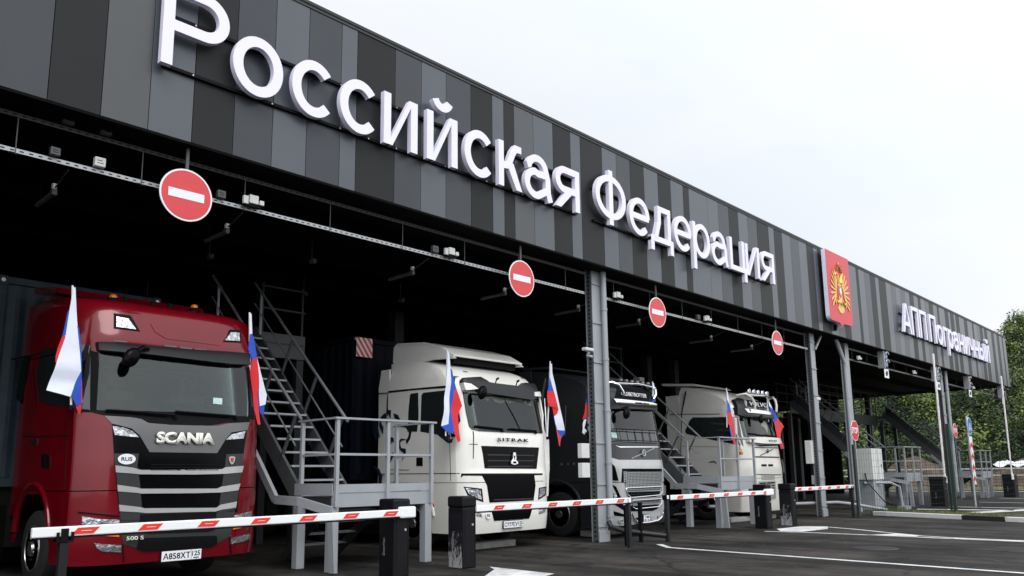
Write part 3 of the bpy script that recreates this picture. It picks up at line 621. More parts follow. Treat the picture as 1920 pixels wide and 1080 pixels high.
mb=MB(); mb.box((-.30,-.1,0),(.22,.1,.72),'box_white'); mb.obj('housing',t,bevel=.01); mb=MB(); mb.tube([(.1,0,-.02),(.1,0,-.6)],.015,'galv_dull',6); mb.obj('cable',t)
t=thing('wall_box','small pale box below the larger cabinet on the slim paired column','electrical box',(25.05,10.5,.98))
mb=MB(); mb.box((-.12,-.06,0),(.16,.08,.28),'box_white'); mb.obj('housing',t,bevel=.01); mb=MB(); mb.tube([(.1,0,-.02),(.1,0,-.9)],.02,'galv_dull',6); mb.obj('conduit',t)
mat('steel_mid2',(.17,.18,.19),.45,.1,var=.14,scale=5)
# ================================================================ inspection stairs
def make_stair(label,full=True):
    t=thing('inspection_stair',label,'stairs',(0,0,0),'grey steel inspection stairs between the lanes')
    x0,x1,ya,yb=7.05,8.98,10.30,11.34; zf=1.10
    # legs
    for x,y in ((7.02,10.36),(8.86,10.36),(6.98,11.2),(8.86,11.2)):
        mb=MB(); mb.box((x-.07,y-.07,0),(x+.07,y+.07,zf-.16),'steel_grey'); mb.obj('leg',t,bevel=.004,seg=1)
    mb=MB(); mb.box((x0-.06,ya,zf-.16),(x1,ya+.05,zf+.055),'steel_grey'); mb.box((x0-.06,ya+.055,zf-.14),(x1,yb,zf),'steel_dark'); mb.box((x0-.06,yb,zf-.16),(x1,yb+.05,zf+.06),'steel_grey')
    mb.obj('platform',t,bevel=.004,seg=1)
    mb=MB(); mb.box((x0-.04,ya-.012,zf+.06),(x1-.02,ya-.006,zf+.185),'steel_grey'); mb.box((x0-.085,ya,zf+.02),(x0-.065,yb,zf+.2),'steel_grey'); mb.obj('toe_board',t)
    zr=2.28
    for x,y in ((7.02,10.27),(7.98,10.27),(8.9,10.27),(7.0,11.2),(8.9,11.2)):
        mb=MB(); mb.box((x-.028,y-.028,zf-.15),(x+.028,y+.028,zr-.012),'steel_grey'); mb.obj('rail_post',t)
    mb=MB()
    mb.box((6.96,10.22,zr-.01),(8.98,10.32,zr+.02),'steel_grey'); mb.box((6.97,10.32,zr-.008),(7.05,11.3,zr+.018),'steel_grey'); mb.box((8.87,10.32,zr-.008),(8.94,11.25,zr+.018),'steel_grey')
    for z in (1.72,):
        mb.box((7.0,10.25,z),(8.9,10.28,z+.035),'steel_grey'); mb.box((6.985,10.29,z),(7.015,11.25,z+.035),'steel_grey'); mb.box((8.885,10.29,z),(8.915,11.25,z+.035),'steel_grey')
    mb.obj('handrail',t)
    # main flight
    sx0,sx1=7.02,7.92; yA,zA,yB,zB=11.34,1.12,14.62,4.30
    sl=(zB-zA)/(yB-yA)
    for x in (sx0,sx1):
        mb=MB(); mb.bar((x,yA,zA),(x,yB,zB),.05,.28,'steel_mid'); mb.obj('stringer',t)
    mb=MB(); n=13
    for k in range(n):
        y=yA+.12+k*(yB-yA-.2)/n; z=zA+.12+(y-yA)*sl
        mb.box((sx0+.03,y-.12,z-.02),(sx1-.03,y+.13,z+.012),'steel_grey')
    mb.obj('stair_treads',t)
    for x in (sx0,sx1):
        mb=MB(); mb.tube([(x,yA-.05,2.32),(x,yB,zB+1.02)],.026,'steel_mid2',8); mb.tube([(x,yA+.1,1.9),(x,yB,zB+.6)],.014,'steel_mid2',6)
        for k in range(4):
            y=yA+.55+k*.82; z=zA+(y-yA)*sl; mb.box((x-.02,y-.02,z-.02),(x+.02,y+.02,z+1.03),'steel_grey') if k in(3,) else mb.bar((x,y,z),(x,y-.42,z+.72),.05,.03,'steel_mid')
        mb.obj('handrail',t)
    # lower return flight, behind the platform, down to the floor
    mb=MB()
    mb.bm.free()
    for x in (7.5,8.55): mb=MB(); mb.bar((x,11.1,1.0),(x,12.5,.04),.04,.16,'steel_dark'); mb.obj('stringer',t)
    mb=MB()
    for k in range(4): mb.box((7.52,11.3+.28*k,.84-.2*k),(8.53,11.52+.28*k,.865-.2*k),'steel_grey')
    mb.obj('lower_treads',t)
    mb=MB(); P=[(6.66,12.4,2.1),(6.66,11.38,1.06),(6.68,10.75,1.04),(6.84,10.12,.90),(6.87,10.08,.02)]
    for a,b in zip(P,P[1:]): mb.bar(a,b,.06,.13,'steel_grey')
    mb.obj('lower_handrail',t)
    # upper landing; its darker steel paints in the dimness deep inside
    yl=14.62
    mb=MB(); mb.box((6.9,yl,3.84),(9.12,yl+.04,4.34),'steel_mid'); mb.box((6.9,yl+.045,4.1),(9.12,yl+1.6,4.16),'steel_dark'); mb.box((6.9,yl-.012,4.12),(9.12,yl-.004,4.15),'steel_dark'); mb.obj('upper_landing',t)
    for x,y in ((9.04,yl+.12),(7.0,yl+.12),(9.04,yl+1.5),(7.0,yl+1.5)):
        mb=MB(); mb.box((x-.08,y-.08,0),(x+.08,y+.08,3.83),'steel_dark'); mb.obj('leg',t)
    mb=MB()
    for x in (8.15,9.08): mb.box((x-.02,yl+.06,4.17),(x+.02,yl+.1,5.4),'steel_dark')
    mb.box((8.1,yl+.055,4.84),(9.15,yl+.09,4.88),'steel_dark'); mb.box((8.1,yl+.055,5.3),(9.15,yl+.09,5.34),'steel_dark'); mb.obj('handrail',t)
    return t
st=make_stair('nearest grey inspection stair with a platform, between the red truck and the first white truck')
for dx,l in ((11.62,'second grey inspection stair, between the silver grille truck and the far white truck'),(25.95,'third inspection stair, right of the paired columns behind the mesh fence'),(37.15,'farthest inspection stair, near the blue round sign')):
    c_=copy_tree(st,None,(dx,0,0),l)
    if dx>20:
        mb=MB(); mb.prism([(7.0,y,z) for y,z in ((11.5,1.35),(14.5,4.26),(14.5,4.75),(11.5,1.84))],(.012,0,0),'steel_dark'); mb.obj('side_panel',c_)
# high catwalk joining the two far stairs
cw=thing('inspection_catwalk','high dark steel catwalk with railings joining the two farthest stairs','catwalk',(0,0,0))
mb=MB(); mb.box((35.3,14.9,3.86),(43.9,16.1,4.05),'steel_dark'); mb.box((35.3,14.85,3.7),(43.9,14.895,4.2),'steel_dark'); mb.obj('deck',cw)
mb=MB()
for y in (14.9,16.05):
    for z in (4.55,4.95,5.35): mb.box((34.6,y,z),(44.2,y+.04,z+.04),'steel_dark')
mb.obj('railing',cw)
for k in range(10):
    mb=MB(); x=34.7+k*1.03
    mb.box((x,14.905,4.05),(x+.05,14.935,5.35),'steel_dark'); mb.obj('rail_post',cw)
    mb=MB(); mb.box((x,16.055,4.05),(x+.05,16.085,5.35),'steel_dark'); mb.obj('rail_post',cw)
for x in (37.5,41.0):
    mb=MB(); mb.box((x-.1,15.3,0),(x+.1,15.5,3.86),'steel_dark'); mb.obj('leg',cw)

# ================================================================ lane barriers
def cabinet(x,y,label,head=False,worn=False,w=.28,d=.34,h=1.08):
    t=thing('lane_barrier',label,'lane barrier',(x,y,0),'lane barriers with black cabinets')
    mb=MB(); mb.box((-w/2,-d/2,0),(w/2,d/2,h-.17),'cab_black'); b=mb.obj('body',t,bevel=.018)
    if worn:
        mb=MB(); mb.box((-w/2-.003,-d/2+.02,.01),(-w/2-.0006,d/2-.02,h-.25),'cabinet_worn'); mb.obj('worn_side',b)
    mb=MB(); mb.box((-w/2-.012,-d/2-.012,h-.172),(w/2+.012,d/2+.012,h),'cab_black'); mb.obj('lid',t,bevel=.035,seg=4)
    mb=MB(); mb.box((-w/2+.04,-d/2-.004,.08),(-w/2+.045,-d/2-.0005,h-.2),'seam'); mb.box((w/2-.03,-d/2-.004,.08),(w/2-.026,-d/2-.0005,h-.2),'seam'); mb.obj('door_seam',t)
    mb=MB(); mb.lathe([(-.012,.018),(0,.018)],(.06,-d/2,h*.6),'y',12,'galv'); mb.obj('lock',t)
    text('DoorHan',.045,'galv','maker_lettering',t,(-w/2-.0065,.03,.30),xdir=(0,0,1),updir=(0,1,0),depth=-.004)
    return t
def arm(x0,x1,y,cab,mount=None,z=.885,hh=.10):
    cx_,cy_=cab.location.x,cab.location.y; x0-=cx_; x1-=cx_; off=Vector((0,y-cy_,z))
    mb=MB(); mb.box((x0,-.03,-hh/2),(x1,.03,hh/2),'arm_white'); t=mb.obj('barrier_arm',cab,bevel=.012,loc=off)
    if mount:
        mb=MB(); mb.box((mount[0]-cx_,-.05,-.075),(mount[1]-cx_,.05,.085),'arm_white'); mb.obj('arm_mount',t,bevel=.025,seg=3)
    mb=MB(); mb.box((x0+.02,-.025,-hh/2-.018),(x1-.02,.025,-hh/2-.0005),'matt_black'); mb.obj('rubber_edge',t)
    # reflective red parallelograms
    L=x1-x0; x=x0+.36
    while x<x1-.3:
        mb=MB(); w=.27; s=.06; q=hh*.32
        mb.prism([(x,-.0335,-q),(x+w-s,-.0335,-q),(x+w,-.0335,q),(x+s,-.0335,q)],(0,.003,0),'arm_red'); mb.box((x+.09,-.0362,-.0022),(x+w-.08,-.0352,.0026),'sign_white'); mb.obj('reflector',t)
        x+=.66
    return t
c=cabinet(7.30,9.22,'nearest lane barrier, its lowered arm across the red truck',w=.28)
a=arm(2.60,7.25,9.02,c,(7.22,7.50))
mb=MB(); mb.box((2.86-7.30,-.045,-.10),(2.93-7.30,-.034,.03),'matt_black'); mb.obj('clip',a)
c=cabinet(8.64,9.24,'lane barrier with a scratched cabinet side, its lowered arm across the first white truck',worn=True); arm(8.78,12.93,9.08,c)
c=cabinet(19.10,9.40,'lane barrier with its lowered arm across the second stair',None); arm(14.42,19.1,9.22,c,(18.9,19.3))
c=cabinet(20.42,9.35,'lane barrier right of the far white truck, its lowered arm reaching the mesh fence',worn=True); arm(20.55,24.9,9.30,c,z=.92)
def raised(x,y,cab,l=4.95,tilt=.02):
    off=Vector((x-cab.location.x,y-cab.location.y,1.0))
    mb=MB(); mb.bar((0,0,0),(tilt*l,0,l),.10,.06,'arm_white',up=(0,1,0)); t=mb.obj('barrier_arm',cab,bevel=.01,loc=off)
    mb=MB(); mb.bar((.06,0,.1),(.06+tilt*l,0,l-.1),.02,.05,'matt_black',up=(0,1,0)); mb.obj('rubber_edge',t)
    for k in range(9):
        z=.25+k*.52; mb=MB(); mb.box((tilt*z+.005,-.034,z),(tilt*z+.035,-.031,z+.16),'arm_red'); mb.obj('reflector',t)
    mb=MB(); mb.box((-.1,-.06,-.15),(.1,.02,.12),'arm_white'); mb.obj('arm_mount',t,bevel=.02)
c=cabinet(33.95,9.45,'lane barrier with its arm raised upright, the nearer of two',w=.45,d=.5,h=1.12); raised(34.3,9.28,c)
c=cabinet(45.9,9.5,'farthest lane barrier, its arm raised upright at the canopy end',w=.75,d=.5,h=1.12); raised(45.4,9.28,c)
# rest posts with forks
def rest_post(x,y,label,h=.82):
    t=thing('arm_rest_post',label,'post',(x,y,0),'dark arm rest posts')
    mb=MB(); mb.box((-.04,-.04,0),(.04,.04,h),'visor'); mb.obj('post',t,bevel=.005,seg=1)
    mb=MB(); mb.box((-.08,-.05,h),(.08,.05,h+.02),'matt_black'); mb.box((-.08,-.05,h+.02),(-.055,.05,h+.1),'matt_black'); mb.box((.055,-.05,h+.02),(.08,.05,h+.1),'matt_black'); mb.obj('fork',t)
rest_post(2.90,9.02,'dark arm rest post at the left edge in front of the red truck wheel',.78)
rest_post(12.88,9.10,'dark arm rest post left of the silver grille truck'); rest_post(14.42,9.22,'dark arm rest post right of the silver grille truck',.84); rest_post(24.75,9.30,'dark arm rest post left of the mesh fence')
# low guard rail from the first column
t=thing('guard_rail','low dark bent pipe guard running from the first column to the arm rest posts','guard rail',(0,0,0))
mb=MB(); mb.tube([(13.68,10.18,.42),(13.70,10.12,.30),(13.72,9.85,.24),(14.38,9.25,.12)],.055,'visor',10); mb.obj('pipe',t)
mb=MB(); mb.box((13.1,9.3,0),(13.17,9.37,.78),'matt_black'); mb.box((13.95,9.55,0),(14.02,9.62,.80),'matt_black'); mb.obj('post',t)
t=thing('guard_rail','low grey pipe guard between the paired columns and the mesh fence','guard rail',(0,0,0))
mb=MB(); mb.tube([(20.8,11.9,.42),(25.9,10.2,.40),(26.3,9.9,.34),(27.3,9.2,.13)],.05,'steel_grey',10); mb.obj('pipe',t)
# concrete wheel stops on the floor under the noses of the trucks
for x0,x1,y,l in ((10.6,11.9,11.15,'pale concrete block on the floor under the first white truck'),(14.5,15.75,11.3,'pale concrete block on the floor under the silver grille truck'),(20.6,23.4,11.1,'long pale concrete block under the far white truck')):
    mb=MB(); mb.box((x0,y,0),(x1,y+.3,.13),'concrete'); tag(mb.obj('concrete_block',bevel=.02),l,'concrete block','pale concrete blocks on the floor')
